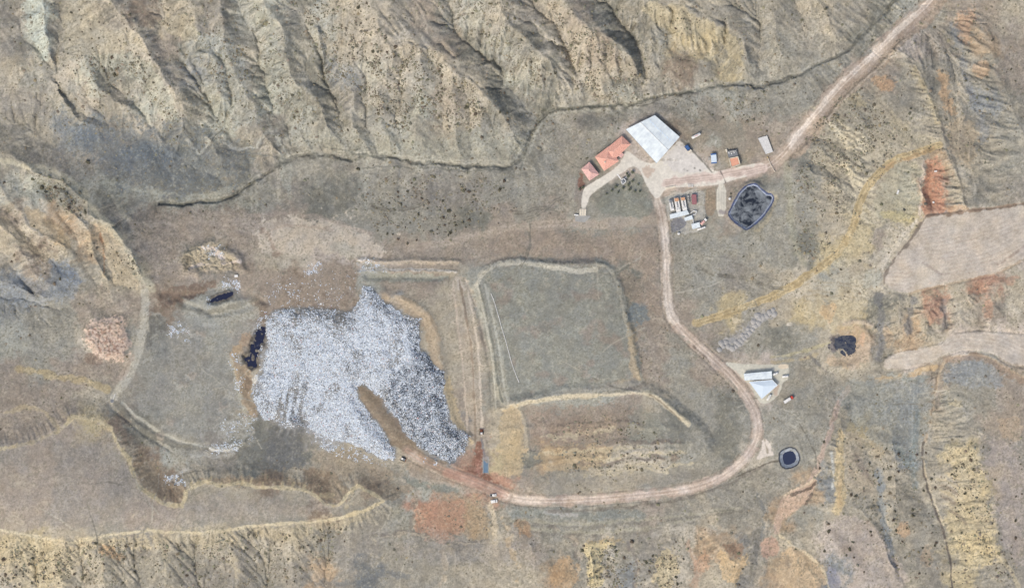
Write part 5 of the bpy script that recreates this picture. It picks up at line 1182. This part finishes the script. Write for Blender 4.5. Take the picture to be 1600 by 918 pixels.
# --- white plant by the road
shed("workshop", [(1162, 583.5), (1206, 579.3), (1206.5, 591.5), (1163.5, 594)], 4.0, "long white flat roofed workshop on the concrete apron by the road", "workshop", 'white', 'sheet')
t = thing("membrane_roof", 1192, 604, "pale blue pointed membrane canopy attached below the long white workshop", "canopy"); z = t.location.z
Q8 = px([(1170, 596), (1207, 592.6), (1215.4, 601.5), (1190, 623.3)]); c8 = W(1193, 603)
MB().add([(*q, z + 3.3) for q in Q8] + [(*c8, z + 4.6)] + [(*q, z + 3.1) for q in Q8], [(1, 0, 4), (2, 1, 4), (3, 2, 4), (0, 3, 4), (5, 6, 7, 8), (0, 1, 6, 5), (1, 2, 7, 6), (2, 3, 8, 7), (3, 0, 5, 8)]).build("canopy", 'sheet_blue', t)
for q in Q8:
    q = lerp(q, c8, .06); MB().tube((*q, z - .2), (*q, z + 3.15), .15, 8).build("post", 'steel', t)
MB().path([(*lerp(Q8[i % 4], c8, .02), z + 3.32) for i in range(5)], .14).build("edge_rail", 'white', t)
for i, (a, b, c, d, r, l) in enumerate(((1208, 585, 1214.5, 582.3, 1.0, "short white tank at the right end of the long workshop"), (1223, 588.2, 1231, 587, .9, "white tank at the outer corner of the concrete apron"), (1199, 624, 1204, 616.5, 1.0, "white tank lying below the point of the pale blue canopy"))): tank("storage_tank", a, b, c, d, r, l)
lorry("tipper_lorry", 1232, 624, math.atan2(9, 14), "lorry with a red cab and white body on the grass below the concrete apron", "lorry", 'red', 'white', 8.4, 2.6)

# --- vehicles on the landfill
def dozer(u, v, ang, label, paint, cab):
    t = thing("bulldozer", u, v, label, "bulldozer"); x, y, z = t.location
    def P(dx, dy): return (x + dx * math.cos(ang) - dy * math.sin(ang), y + dx * math.sin(ang) + dy * math.cos(ang))
    for dy in (-1, 1): MB().box(*P(0, dy * 1.25), z, 3.6, .55, .9, ang, .85, 1).build("track", 'dark', t, bevel=.1)
    MB().box(*P(.3, 0), z + .6, 3.4, 1.7, 1.0, ang, .96, .9).build("engine_hood", paint, t, bevel=.08)
    c_ = MB().box(*P(-.5, 0), z + 1.6, 1.7, 1.6, 1.3, ang, .85, .85).build("cab", cab, t, bevel=.06)
    subpart(MB().box(*P(.28, 0), z + 1.9, .12, 1.2, .8, ang), "window", 'glass', c_)
    MB().box(*P(2.5, 0), z + .1, .3, 3.6, 1.3, ang).build("blade", 'rust', t)
    for dy in (-1, 1): MB().box(*P(1.6, dy * .9), z + .45, 1.9, .2, .25, ang).build("push_arm", paint, t)
dozer(752.3, 675.5, math.pi / 2, "white topped bulldozer among churned brown soil on the dirt berm road", 'rust', 'white')
dozer(629.5, 716.5, -.4, "dark bulldozer at the foot of the soil ramp beside the refuse", 'plate', 'white')
car("pickup", 770.5, 773, 0.1, "white pickup with a dark bed parked at the haul road junction", "pickup", 'white', False, 5.2, 2.2, True)
car("van", 772, 782.5, .15, "plain white van parked just below the pickup at the junction", "van", 'white', False, 5.2, 2.6)
t = thing("wheel_wash", 759, 726, "long blue water trough sunk in the dirt above the haul road junction", "wheel wash"); z = t.location.z
for u0, u1, v0, v1 in ((754.2, 755.4, 712, 740), (762.4, 763.6, 712, 740)): MB().prism(px([(u0, v0), (u1, v0), (u1, v1), (u0, v1)]), z - .4, z + .3).build("kerb", 'grey', t)
MB().prism(px([(755.4, 714), (762.4, 714), (762.4, 738), (755.4, 738)]), z - .3, z + .12).build("water", water_mat("wash_water", (82, 112, 138), (112, 134, 150), .4, .5, .3), t)
for s in ((752.6, 690, 756.6, 713), (754.6, 690, 758.8, 713)): tag(MB().path([(*W(s[0], s[1]), at(s[0], s[1]) + .12), (*W((s[0] + s[2]) / 2, (s[1] + s[3]) / 2), at((s[0] + s[2]) / 2, (s[1] + s[3]) / 2) + .12), (*W(s[2], s[3]), z + .15)], .14).build("hose", 'steel'), "thin grey hose running up from the blue water trough", "hose", "hoses above the water trough")

# gas collection pipe on the capped cell
pts = smooth_line(P_("767,458 772,470 777,487 780,497 784,512 789,528 794,546 798,562 804,580 811,597"), 1)
t = thing("collector_pipe", 780, 497, "long thin white pipe laid across the grey green capped cell", "pipe")
MB().path([(*W(u, v), at(u, v) + .25) for u, v in pts], .22, 6).build("main", 'white', t)
for s in ("780,497 790,494 806,491", "780,497 792,499", "804,482 806,491 807,503"): MB().path([(*W(u, v), at(u, v) + .2) for u, v in P_(s)], .12, 5).build("branch", 'grey', t)
v_ = Parts()
for u, v in pts[2::4]: v_.box(*W(u, v), at(u, v) + .1, .7, .7, .5)
v_.build("valve", 'white', t)
t = thing("manhole_chamber", 175, 626, "round grey concrete chamber at the left tip of the drainage ditch", "chamber"); x, y, z = t.location
MB().tube((x, y, z - .4), (x, y, z + .5), 1.5, 16).build("wall", 'grey', t); MB().tube((x, y, z + .5), (x, y, z + .62), 1.3, 16).build("lid", 'plate', t)
MB().path([(*W(177, 623), at(177, 623) + .3), (*W(180, 614), at(180, 614) + .3)], .25).build("inlet_pipe", 'white', t)
def whitebox(u, v, lx, ly, h, ang, label):
    t = thing("crate", u, v, label, "box"); x, y, z = t.location
    MB().box(x, y, z - .1, lx, ly, h, ang).build("body", 'white', t, bevel=.05); MB().box(x, y, z - .1 + h, lx + .1, ly + .1, .1, ang).build("lid", 'white', t)
whitebox(369, 431, 2.6, 1.8, 1.4, .1, "small white box on the dirt track above the dark northern pool")
whitebox(1403, 300, 1.3, 3.2, 1.2, -.35, "narrow white box on the hillside right of the yellow track")
whitebox(1458.5, 316, 1.3, 1.3, .9, .3, "tiny white box on the red soil strip")
whitebox(1462, 267.5, 2.2, 1.0, .7, .1, "small white box above the red soil strip")
t = thing("utility_pole", 1400, 85, "white utility pole with a crossarm beside the upper road", "pole"); x, y, z = t.location
MB().tube((x, y, z - .3), (x, y, z + 8), .16, 8, .1).build("pole", 'cream', t); MB().box(x, y, z + 7.3, .2, 2.6, .2, .5).build("crossarm", 'white', t)
MB().prism(px([(1391, 89), (1392, 90.6), (1400, 86), (1399, 84.6)]), at(1395, 87.5) - .1, at(1395, 87.5) + .3).build("base_slab", 'cream', t)

# fences
def fence(name, s, h, label, mat='steel', step=2.5):
    p = P_(s); t = thing(name, *p[0], label, "fence")
    pts, rails = MB(), MB()
    prev = None
    for (a, b), (c, d) in zip(p[:-1], p[1:]):
        n = max(1, int(math.hypot(c - a, d - b) * S / step))
        for k in range(n + 1):
            u, v = a + (c - a) * k / n, b + (d - b) * k / n; q = (*W(u, v), at(u, v))
            pts.tube((q[0], q[1], q[2] - .3), (q[0], q[1], q[2] + h), .06, 5)
            if prev:
                for hh in (.3, .65, 1.0): rails.tube((prev[0], prev[1], prev[2] + h * hh - .03), (q[0], q[1], q[2] + h * hh - .03), .028, 4)
            prev = q
    pts.build("post", mat, t)['kind'] = 'stuff'; rails.build("wire", mat, t)
fence("perimeter_fence", "896,334 899,300 904,264 917,249 945,229 974,206", 1.8, "thin steel fence behind the red roofed buildings")
fence("perimeter_fence", "1043,312 1047,344 1050,366 1104,352 1098,300", 1.8, "thin steel fence enclosing the gas plant")
fence("perimeter_fence", "1213,698 1224,695 1246,695 1255,708 1254,722 1244,737 1226,738 1212,726", 1.4, "thin steel fence ringing the small round pond")

# --- standing liquid in the ponds and pools
lag = water_mat("scum_water", (26, 33, 44), (136, 144, 150), .13, .52, .12); blk = water_mat("dark_water", (44, 52, 76)); pol = water_mat("leachate", (28, 34, 58), (70, 76, 92), .3, .66, .05); cly = water_mat("silty_water", (42, 50, 70), (84, 88, 92), .3, .56, .15)
for k, mt, lab, grow in (("pond_lagoon", lag, "dark water with pale floating scum in the large lined lagoon", 1.0), ("pond_small", blk, "flat dark blue water of the small round pond", 1.0), ("pool_north", pol, "narrow dark pool in the grey sludge at the landfill's upper left", 1.0), ("pool_west", pol, "black leachate pool along the left edge of the refuse heap", 1.0), ("pond_clay", cly, "dark silty water of the clay banked pond on the right", 1.0)):
    p = smooth_line(POOLS[k], 2, True); cx_ = sum(q[0] for q in p) / len(p); cy_ = sum(q[1] for q in p) / len(p)
    gr = {"pond_lagoon": 1.12, "pond_small": 1.25, "pond_clay": 1.15}.get(k, 1.3)
    q = [W(cx_ + (a - cx_) * gr, cy_ + (b - cy_) * gr) for a, b in p]
    o = MB().add([(x, y, WATER_Z[k]) for x, y in q][::-1], [tuple(range(len(q)))]).build("pond_water", mt); tag(o, lab, "water", kind='structure')

# grey tipped gravel heaps
heaps = P_("1124,546 1130,541 1127,536 1134,534 1138,541 1145,544 1150,541 1154,537 1150,534 1158,532 1162,528 1160,523 1166,524 1171,519 1169,513 1176,514 1180,508 1178,502 1185,504 1188,497 1184,492 1192,495 1198,493 1203,488 1208,484 1210,490")
for i, (u, v) in enumerate(heaps):
    r = random.uniform(2.0, 2.9); x, y = W(u, v); z = at(u, v); mb = MB(); n = 14
    rows = []
    for k, (f, hh) in enumerate(((1.0, -.15), (.78, .35), (.5, .8), (.2, 1.05))): rows.append([(x + r * f * (1 + random.uniform(-.16, .16)) * math.cos(2 * math.pi * j / n), y + r * f * (1 + random.uniform(-.16, .16)) * math.sin(2 * math.pi * j / n), z + hh * r * .36 * (1 + random.uniform(-.1, .1))) for j in range(n)])
    vs_ = [p for rw in rows for p in rw] + [(x, y, z + r * .4)]
    fs_ = [(k * n + j, k * n + (j + 1) % n, (k + 1) * n + (j + 1) % n, (k + 1) * n + j) for k in range(3) for j in range(n)] + [(3 * n + j, 3 * n + (j + 1) % n, 4 * n) for j in range(n)]
    tag(mb.add(vs_, fs_).build("gravel_heap", 'gravel', smooth=True), "tipped heap of pale grey gravel in the bent row left of the clay pond", "gravel heap", "grey gravel heaps tipped in a row")
# ================================================================= bushes and trees
def leaf_cloud(n, r, seed, flat_=.75, size=.22):
    R_ = random.Random(seed); mb = MB()
    lobes = [(R_.uniform(-.45, .45), R_.uniform(-.45, .45), R_.uniform(.25, .6), R_.uniform(.35, .6)) for _ in range(7)]
    for _ in range(n):
        lx, ly, lz, lr = R_.choice(lobes)
        while True:
            d = Vector((R_.gauss(0, 1), R_.gauss(0, 1), R_.gauss(0, 1)))
            if d.length > .1: break
        d.normalize(); p = Vector((lx, ly, lz)) + d * lr * (.6 + .4 * R_.random())
        p.z = abs(p.z) * flat_
        nrm = (d + Vector((R_.uniform(-.6, .6), R_.uniform(-.6, .6), R_.uniform(-.2, .8)))).normalized(); a = nrm.orthogonal().normalized(); b = nrm.cross(a); s_ = size * R_.uniform(.6, 1.4)
        mb.add([p * r + (a * s_ + b * .2 * s_) * r, p * r + (b * s_) * r, p * r - (a * s_) * r, p * r - (b * .8 * s_) * r], [(0, 1, 2, 3)])
    for k in range(5):
        a = R_.uniform(0, 6.28); mb.tube((0, 0, -.2 * r), (.4 * r * math.cos(a), .4 * r * math.sin(a), .5 * r), .03 * r, 4, .015 * r)
    return mb
PROTO = []
for k in range(5):
    PROTO.append(leaf_cloud(150, 1.0, 40 + k).build("bush", 'leaf' if k % 2 == 0 else 'leaf2'))
BUSH = """602,60,3.2 618,73,4 583,80,4 605,81,3.6 594,99,3 584,96,2 573,94,2 563,95,2 564,37,2.6 572,31,2.2 560,11,4 573,5,3 564,18,2 584,30,2 558,83,2.4 543,88,2 622,132,3 563,148,2.8 590,172,2.4 605,170,4 717,137,3.4 743,178,4 728,168,5 465,174,3.2 489,192,2.8 544,203,3 788,145,2.6 781,175,3 793,187,3 628,143,2.4 552,60,1.8 545,70,2 576,112,2 567,121,1.8 610,118,1.8 640,110,2 655,102,2 668,118,1.8
109,63,2.5 155,60,2.4 111,20,2.6 124,16,2 106,84,2 234,86,3 163,110,4 180,117,4.4 175,90,4 240,129,2.6 227,128,2.2 212,84,2.4 278,213,3.2 155,35,2 19,43,2.4 71,89,2.4 203,24,3.2 348,15,2.2 50,53,2 172,98,3 185,106,3 160,104,2.4 168,120,2 120,110,1.8 218,92,2
1056,45,3.2 1025,38,2.2 1093,60,2 851,124,3.2 868,114,3.2 885,90,4 835,124,2.6 910,90,2.6 1167,189,2.2 872,78,2.2 833,118,2 862,65,2 1068,30,1.8 1078,46,1.6
1580,108,2.6 1573,113,1.6 1290,14,3 1479,187,2.2 1409,149,1.6 1423,170,2.6 1259,145,1.6 1142,303,2.2
133,331,4.4 87,293,4 65,293,4.4 6,285,3.2 103,303,4 95,313,3.6 108,325,4 53,353,2.2 18,408,3 70,428,2.6 94,436,2.8 143,400,3 208,420,2.4 190,407,2.2 137,254,4.4 72,300,3 112,315,2.6 100,296,2.6 90,322,2.4 126,336,3 58,300,2.4 117,318,2 200,412,1.8 185,400,1.8 190,425,1.8
559,264,4 622,300,2.6 637,299,3 622,308,2.2 627,318,3 608,317,2.2 659,310,2.6 692,314,2.6 733,300,3.8 738,316,2.2 781,295,3.6 788,283,3.6 605,365,2.6 622,374,3.2 637,380,2.8 614,366,2 651,375,2.6 641,348,2.2 633,355,1.8 668,326,2.2 654,335,2.6 693,340,3 701,330,4 733,343,3.8 723,348,3 704,363,4 711,338,2.2 751,333,2.2 683,358,2 683,365,1.6 662,360,1.6 643,286,2.2 728,355,1.8 695,352,2.4 700,368,2.2 712,352,2.2 727,296,2.4 740,305,2 598,352,1.8 590,360,2
150,848,3.6 173,845,2.2 213,851,3.2 205,848,2.4 210,882,5 210,893,3 6,873,4.4 51,872,3.6 9,897,4.4 20,902,3 71,886,2.6 84,895,3.2 49,881,2 25,885,3 31,891,2.2 133,898,3.2 116,896,3.2 150,886,2.6 162,881,2.6 193,872,3.2 278,852,3.2 292,898,3.6 237,901,2.4 328,875,2.2 311,910,2.4 50,910,3 68,903,2.8 23,915,3 243,855,1.8 195,853,2 10,845,2 36,900,2 58,896,2 92,910,2.4 140,905,2.4 128,878,1.8 100,878,1.8
501,827,3 501,843,4 495,846,3 514,825,2.6 533,826,2.6 486,861,2.8 481,851,2.6 451,873,3 509,836,2.2 441,845,2.2 434,858,2.2 538,845,2.2 415,891,2 410,891,2 430,866,1.8 445,891,2.6 430,901,2 460,907,2.2 474,855,2.6 448,908,2 490,838,2.4 478,862,2.2 520,838,2
928,878,3 925,856,1.8 950,873,3 975,871,3.6 910,858,4.4 962,861,3 1015,892,3.2 1056,901,3.6 1053,886,2.2 1037,872,2.2 1020,868,3 987,845,4.4 919,883,2 937,902,2.2 930,893,2.2 1058,911,3 921,898,2 1047,888,2.2 1155,913,2.6 950,845,2 1008,905,2 1043,910,2.2 1160,888,2.4 1175,880,2
1358,724,3 1347,699,2 1404,709,3.6 1390,747,5 1404,736,3.2 1365,742,2.2 1372,746,2.4 1330,772,3.6 1337,775,3 1281,731,2.8 1287,690,3.2 1295,830,4 1294,818,3.6 1288,860,3.2 1334,870,2.6 1323,867,3 1328,858,3.6 1350,893,2.2 1360,830,3 1362,836,2.6 1377,827,2.2 1398,798,2.8 1396,812,3.2 1400,828,3.2 1410,845,2.8 1427,796,3.6 1427,805,4 1463,847,3.2 1461,852,3.2 1436,895,3.2 1473,896,2.8 1442,855,2.4 1447,707,2.4 1443,766,2.8 1461,761,4 1456,748,3.2 1385,700,2 1392,728,2.6 1365,780,1.8 1355,735,2.2
1481,719,3 1487,741,3.2 1517,718,3.6 1522,733,3.6 1498,728,2.2 1536,698,2.6 1508,770,3.2 1508,763,2 1555,749,2.2 1597,771,2.2 1587,775,2.6 1587,812,3.2 1587,840,3.2 1581,872,2.2 1557,887,2.8 1511,861,2.2 1533,862,1.8 1541,813,2 1536,783,2.2 1545,801,2.2 1551,818,2.2 1561,833,2.2 1565,843,2.2 1498,798,2.2 1515,801,2 1502,832,2.8 1510,722,2 1505,740,2 1490,712,2 1528,790,1.8 1520,810,1.8
1377,912,3 1389,888,3.2 1230,897,2.6 1243,900,2.6 1284,875,3.6 1296,866,2.8 1280,853,2.6 1474,649,2.2 1340,684,3.2 1359,586,4.4 1561,514,3.2 1439,514,2.8 1508,623,2.8 1476,684,2.2 1419,344,3.2 1496,295,2.8 1484,280,3 1315,439,2.6 1315,422,3.6 1275,348,4 41,677,4.2"""
def bush_group(u, v):
    if u < 60 and 650 < v < 700: return "single dark bush on the brown hollow above the bare mesa", None
    if v < 240:
        if u < 420: return "dark bush on the gullied hillside in the upper left corner", "bushes on the upper left hillside"
        if u < 822: return "dark bush on the pale eroded ridges at the top centre", "bushes on the top centre ridges"
        if u < 1250: return "small dark bush on the hillside above the winding creek near the white hall", "bushes above the creek"
        return "small dark bush on the bare hills beyond the upper road", "bushes on the upper right hills"
    if u < 300 and v < 460: return "dark bush on the cream coloured ridge at the left edge", "bushes on the left ridge"
    if u < 822 and v < 400: return "dark bush on the scrubby flat below the creek and above the landfill", "bushes on the scrubby flat"
    if u < 340: return "dark bush on the yellow slope below the bare mesa at lower left", "bushes below the mesa"
    if u < 620: return "dark bush on the slope below the pointed tip of the mesa", "bushes below the mesa tip"
    if u < 1200 and v > 800: return "dark bush on the broken slope along the bottom edge below the haul road", "bushes along the bottom edge"
    if v > 640: return ("dark bush on the bright yellow slope in the lower right corner", "bushes on the lower right slope") if u > 1476 else ("dark bush on the furrowed grey slopes between the pink gully and the yellow slope", "bushes on the furrowed slopes")
    if u < 1240: return "dark bush between the concrete drive and the lagoon", None
    return "dark bush near the edges of the ploughed fields", "bushes near the ploughed fields"
first = set()
blist = [tuple(float(k) for k in t_.split(',')) for t_ in BUSH.split()][:300]
for i, (u, v, r) in enumerate(blist):
    k = i % 5
    o = PROTO[k] if k not in first else PROTO[k].copy()
    if k in first: COL.objects.link(o)
    first.add(k)
    o.location = (*W(u, v), at(u, v) - .05); o.rotation_euler = (0, 0, random.uniform(0, 6.28)); s_ = r * S * .92; o.scale = (s_ * random.uniform(.9, 1.2), s_ * random.uniform(.85, 1.1), s_ * random.uniform(.8, 1.1))
    lab, grp = bush_group(u, v); tag(o, lab, "bush", grp)

def make_tree():
    t = bpy.data.objects.new("tree", None); COL.objects.link(t)
    mb = MB().tube((0, 0, -.3), (.05, .02, 1.6), .14, 8, .08)
    for a in (.3, 2.2, 4.1, 5.3): mb.tube((.04, .02, 1.2), (.7 * math.cos(a), .7 * math.sin(a), 2.1), .06, 6, .03)
    mb.build("trunk", 'bark', t)
    c_ = leaf_cloud(220, 1.25, 77, .9, .2); c_.v = [(x, y, z + 1.3) for x, y, z in c_.v]
    c_.build("crown", 'tree_leaf', t); return t
tp = make_tree()
for i, (u, v, s_) in enumerate(((989, 269, 1.25), (982, 275, 1.2), (979.5, 271, 1.0), (988, 283, .9), (982, 289, 1.1), (974, 294, 1.0), (984, 295.5, 1.1), (991.5, 299, .9), (962, 292, 1.2), (956, 298, .9), (1000, 299, .9), (966, 300, .8), (997, 288, .8), (910.5, 293, 1.1), (906, 296, 1.0), (948, 303, .8))):
    o = tp if i == 0 else copy_tree(tp)
    o.location = (*W(u, v), at(u, v)); o.rotation_euler = (0, 0, i * 1.3); o.scale = (s_, s_, s_)
    tag(o, "small dark green tree planted in the park around the gazebo", "tree", "young trees in the park")

# ================================================================= low scrub nobody could count, and the refuse
def frag_mesh(name, pos, nrm_up, size, col, lift, label, cat, sides=4, crumple=.35, seed=5):
    r = np.random.default_rng(seed); n = len(pos)
    ang = r.random(n) * 6.283
    V_ = np.zeros((n, sides + 1, 3), np.float32)
    tx, ty = r.normal(0, lift, n), r.normal(0, lift, n)
    for k in range(sides):
        a = ang + 6.283 * (k + r.uniform(-.28, .28, n)) / sides; rad = size * r.uniform(.6, 1.15, n)
        dx, dy = rad * np.cos(a), rad * np.sin(a)
        V_[:, k] = np.stack([pos[:, 0] + dx, pos[:, 1] + dy, pos[:, 2] + dx * tx + dy * ty + size * .05], -1)
    V_[:, sides] = pos + np.stack([r.normal(0, .2, n) * size, r.normal(0, .2, n) * size, size * r.uniform(.1, 1, n) * crumple + size * .1], -1)
    base = (np.arange(n) * (sides + 1))[:, None]
    F_ = np.concatenate([np.stack([base[:, 0] + k, base[:, 0] + (k + 1) % sides, base[:, 0] + sides], -1) for k in range(sides)], 0).astype(np.int32)
    me = bpy.data.meshes.new(name); me.vertices.add(V_.shape[0] * (sides + 1)); me.vertices.foreach_set('co', V_.ravel())
    me.loops.add(F_.size); me.loops.foreach_set('vertex_index', F_.ravel()); me.polygons.add(len(F_)); me.polygons.foreach_set('loop_start', np.arange(0, F_.size, 3, dtype=np.int32))
    ca = me.color_attributes.new('tint', 'FLOAT_COLOR', 'POINT'); ca.data.foreach_set('color', np.repeat(np.concatenate([col, np.ones((n, 1))], -1).astype(np.float32), sides + 1, 0).ravel())
    me.update(calc_edges=True)
    o = bpy.data.objects.new(name, me); COL.objects.link(o); return tag(o, label, cat, kind='stuff')
def sample(D, n, seed):
    r = np.random.default_rng(seed)
    p = D.ravel().astype(np.float64); cdf = np.cumsum(p); k = np.searchsorted(cdf, r.random(n) * cdf[-1])
    j, i = np.unravel_index(k, D.shape)
    u = us[i] + r.random(n) - .5; v = vs[j] + r.random(n) - .5
    return np.stack([(u - CU) * S, (CV - v) * S, H[j, i]], -1).astype(np.float32), j, i
D = np.zeros_like(H)
def dens(s, k, soft=10):
    global D
    D = np.maximum(D, k * sstep(-soft, soft, poly_sd(P_(s), soft + 2, 5)))
D = .10 * hm * (V < 240) + .03 * (1 - flat)
dens("555,0 590,35 615,68 690,85 715,118 745,140 775,170 740,205 690,200 620,210 560,150 545,100 540,40", .85); dens("690,0 790,0 828,80 860,120 860,150 790,110 740,60", .5); dens("852,0 905,38 955,68 1000,100 1000,150 950,165 900,140 870,60", .8)
dens("120,80 215,80 285,185 270,200 200,110 150,180 120,130", .6); dens("400,0 430,60 470,150 500,180 470,200 420,130", .7); dens("300,40 380,60 395,190 340,150", .5); dens("460,0 540,0 545,120 500,130 480,60", .6); dens("225,0 330,0 310,60 250,50", .4)
dens("55,270 115,290 135,335 110,330 60,305", 1.0); dens("175,395 215,405 222,430 185,430", .5)
dens("1270,150 1340,140 1420,215 1370,270 1330,340 1300,330 1262,240", .5, 16); dens("1240,250 1290,300 1300,400 1250,410", .4); dens("1130,150 1200,140 1190,200 1140,190", .35)
dens("560,260 760,265 800,330 700,370 600,360 560,320", .35, 20); dens("0,845 110,852 200,840 240,860 180,918 0,918", .7); dens("240,850 400,830 540,820 520,880 420,918 240,918", .4)
dens("912,850 962,850 985,880 1060,850 1060,918 915,918", .7); dens("1340,690 1420,690 1470,870 1400,900 1320,760", .25, 16); dens("1475,700 1530,690 1560,830 1600,910 1500,900 1480,745", .4, 18); dens("850,660 1000,650 1080,720 900,760", .3)
D *= (1 - fields) * (1 - m) * (1 - built) * (1 - road_m) * sstep(-.25, .7, fbm(11, 3, 501) + .25); D[WATER_M] = 0
pos, j, i = sample(D, 24000, 21)
rr = np.random.default_rng(31); sz = np.clip(rr.lognormal(-.68, .5, len(pos)), .25, 1.7).astype(np.float32)
cc = lin((122, 118, 103)) * rr.uniform(.6, 1.5, (len(pos), 1)) * np.stack([rr.uniform(.9, 1.12, len(pos)), np.ones(len(pos)), rr.uniform(.85, 1.1, len(pos))], -1)
o = frag_mesh("scrub", pos, None, sz, cc, .25, "tiny dark tufts of scrub peppered over the hillsides", "scrub", 6, .9, 41); o.data.materials.append(attr_mat("scrub_twigs", "tint", .9))

old = sstep(-6, 8, hosd)
LD = sstep(0, 5, hsd + 1.5 * NZ2) * (.45 + .35 * sstep(-.5, .6, fbm(7, 3, 511)) - .0 * old)
d, _ = line_dist(smooth_line(P_("568,612 582,628 602,658 624,690 652,708 690,728"), 2), 20); LD *= sstep(9, 14, d + 2 * NZ2)
sd = poly_sd(P_("442,604 480,598 480,640 488,664 465,690 415,700 428,655"), 10, 4); LD *= 1 - .85 * sstep(-6, 8, sd) * sstep(-.5, .3, np.sin(U * .55 + V * .1) + .8 * NZ2 + sstep(630, 660, V))
LD *= 1 - .75 * sstep(-16, 14, poly_sd(P_("410,465 564,450 556,480 552,515 530,530 500,508 470,492 412,496"), 16, 6) + 5 * NZ2)
soilpatch = sstep(.0, .7, fbm(30, 4, 512) + .2 * NZ2); LD *= 1 - (.72 - .3 * old) * soilpatch
patchy = np.zeros_like(H)
for s, k in (("262,505 285,505 290,520 265,525", .30), ("285,505 305,520 300,535 285,525", .08), ("255,742 285,740 292,756 260,757", .30), ("325,695 380,690 375,706 320,707", .14), ("480,410 500,405 498,422 478,424", .25), ("340,438 372,436 372,456 340,452", .22), ("415,452 450,440 560,450 530,480 450,480 415,470", .03), ("405,440 450,428 560,425 540,445 420,455", .015), ("405,480 430,490 420,600 395,620", .15), ("358,550 372,552 380,620 366,615", .12), ("560,405 600,405 600,424 560,424", .10), ("735,680 725,712 690,725 660,722", .3), ("470,660 540,700 610,726 560,720 490,695", .15), ("318,384 352,384 352,408 320,404", .12), ("340,655 400,640 400,690 350,690", .05), ("1050,590 1150,590 1150,600 1050,600", 0.0), ("325,468 335,474 325,482", .3)):
    patchy = np.maximum(patchy, k * sstep(-4, 4, poly_sd(P_(s), 6, 4)))
LD = np.maximum(LD, patchy * sstep(-.2, .5, fbm(5, 2, 513))); LD[WATER_M] = 0
pos, j, i = sample(LD, 125000, 22); n = len(pos)
rr = np.random.default_rng(32); o_ = old[j, i]
sz = np.clip(rr.lognormal(-1.06, .32, n), .2, .8).astype(np.float32)
pal = lin([(226, 234, 242), (206, 216, 225), (182, 193, 204), (146, 156, 167), (84, 92, 101), (48, 53, 60), (206, 196, 190), (150, 170, 196), (190, 150, 150), (160, 150, 130)])
pw_new = np.array([.22, .38, .26, .08, .03, .01, .03, .012, .006, .01]); pw_old = np.array([.15, .17, .20, .20, .16, .10, .02, .015, .01, .005])
kn = rr.choice(10, n, p=pw_new / pw_new.sum()); ko = rr.choice(10, n, p=pw_old / pw_old.sum())
cl = fbm(9, 3, 521)[j, i]; dark = (o_ > .5) & (cl > .12) & (rr.random(n) < .6); ko[dark] = rr.choice([3, 4, 5], dark.sum())
kk = np.where(rr.random(n) < o_, ko, kn)
cc = pal[kk] * rr.uniform(.85, 1.12, (n, 1))
o = frag_mesh("litter", pos, None, sz, np.clip(cc, 0, .85), .16, "pale plastic bags and refuse covering the landfill heap", "refuse", 5, .3, 42); o.data.materials.append(attr_mat("plastic_refuse", "tint", .6))

# ================================================================= light, sky, camera
SUN_EL, SUN_AZ = math.radians(50), math.radians(214)      # azimuth clockwise from the top of the picture
w = bpy.data.worlds.new("World"); scene.world = w; w.use_nodes = True
nt = w.node_tree; bg = nt.nodes['Background']; sky = nt.nodes.new('ShaderNodeTexSky'); sky.sky_type = 'NISHITA'; sky.sun_disc = False
sky.sun_elevation = SUN_EL; sky.sun_rotation = SUN_AZ; sky.dust_density = 4.0; sky.air_density = 1.0
nt.links.new(sky.outputs['Color'], bg.inputs['Color']); bg.inputs['Strength'].default_value = 0.15
sd_ = bpy.data.lights.new("sun", 'SUN'); sd_.energy = SUN_E; sd_.angle = math.radians(SUN_ANG); sd_.color = (1.0, .92, .78)
so = bpy.data.objects.new("sun", sd_); COL.objects.link(so)
dvec = Vector((math.sin(SUN_AZ) * math.cos(SUN_EL), math.cos(SUN_AZ) * math.cos(SUN_EL), math.sin(SUN_EL)))
so.rotation_euler = dvec.to_track_quat('Z', 'Y').to_euler(); so.location = (0, 0, 300)
cam = bpy.data.cameras.new("camera"); co = bpy.data.objects.new("camera", cam); COL.objects.link(co)
cam.type = 'ORTHO'; cam.ortho_scale = 800.0; co.location = (0, 0, 600); co.rotation_euler = (0, 0, 0); cam.clip_end = 3000; cam.clip_start = 1
scene.camera = co
scene.view_settings.view_transform = 'Standard'; scene.view_settings.look = 'None'; scene.view_settings.gamma = 1.0; scene.view_settings.exposure = EXPOSURE
scene.render.engine = 'CYCLES'; scene.cycles.max_bounces = 4; scene.cycles.diffuse_bounces = 2; scene.cycles.use_adaptive_sampling = True
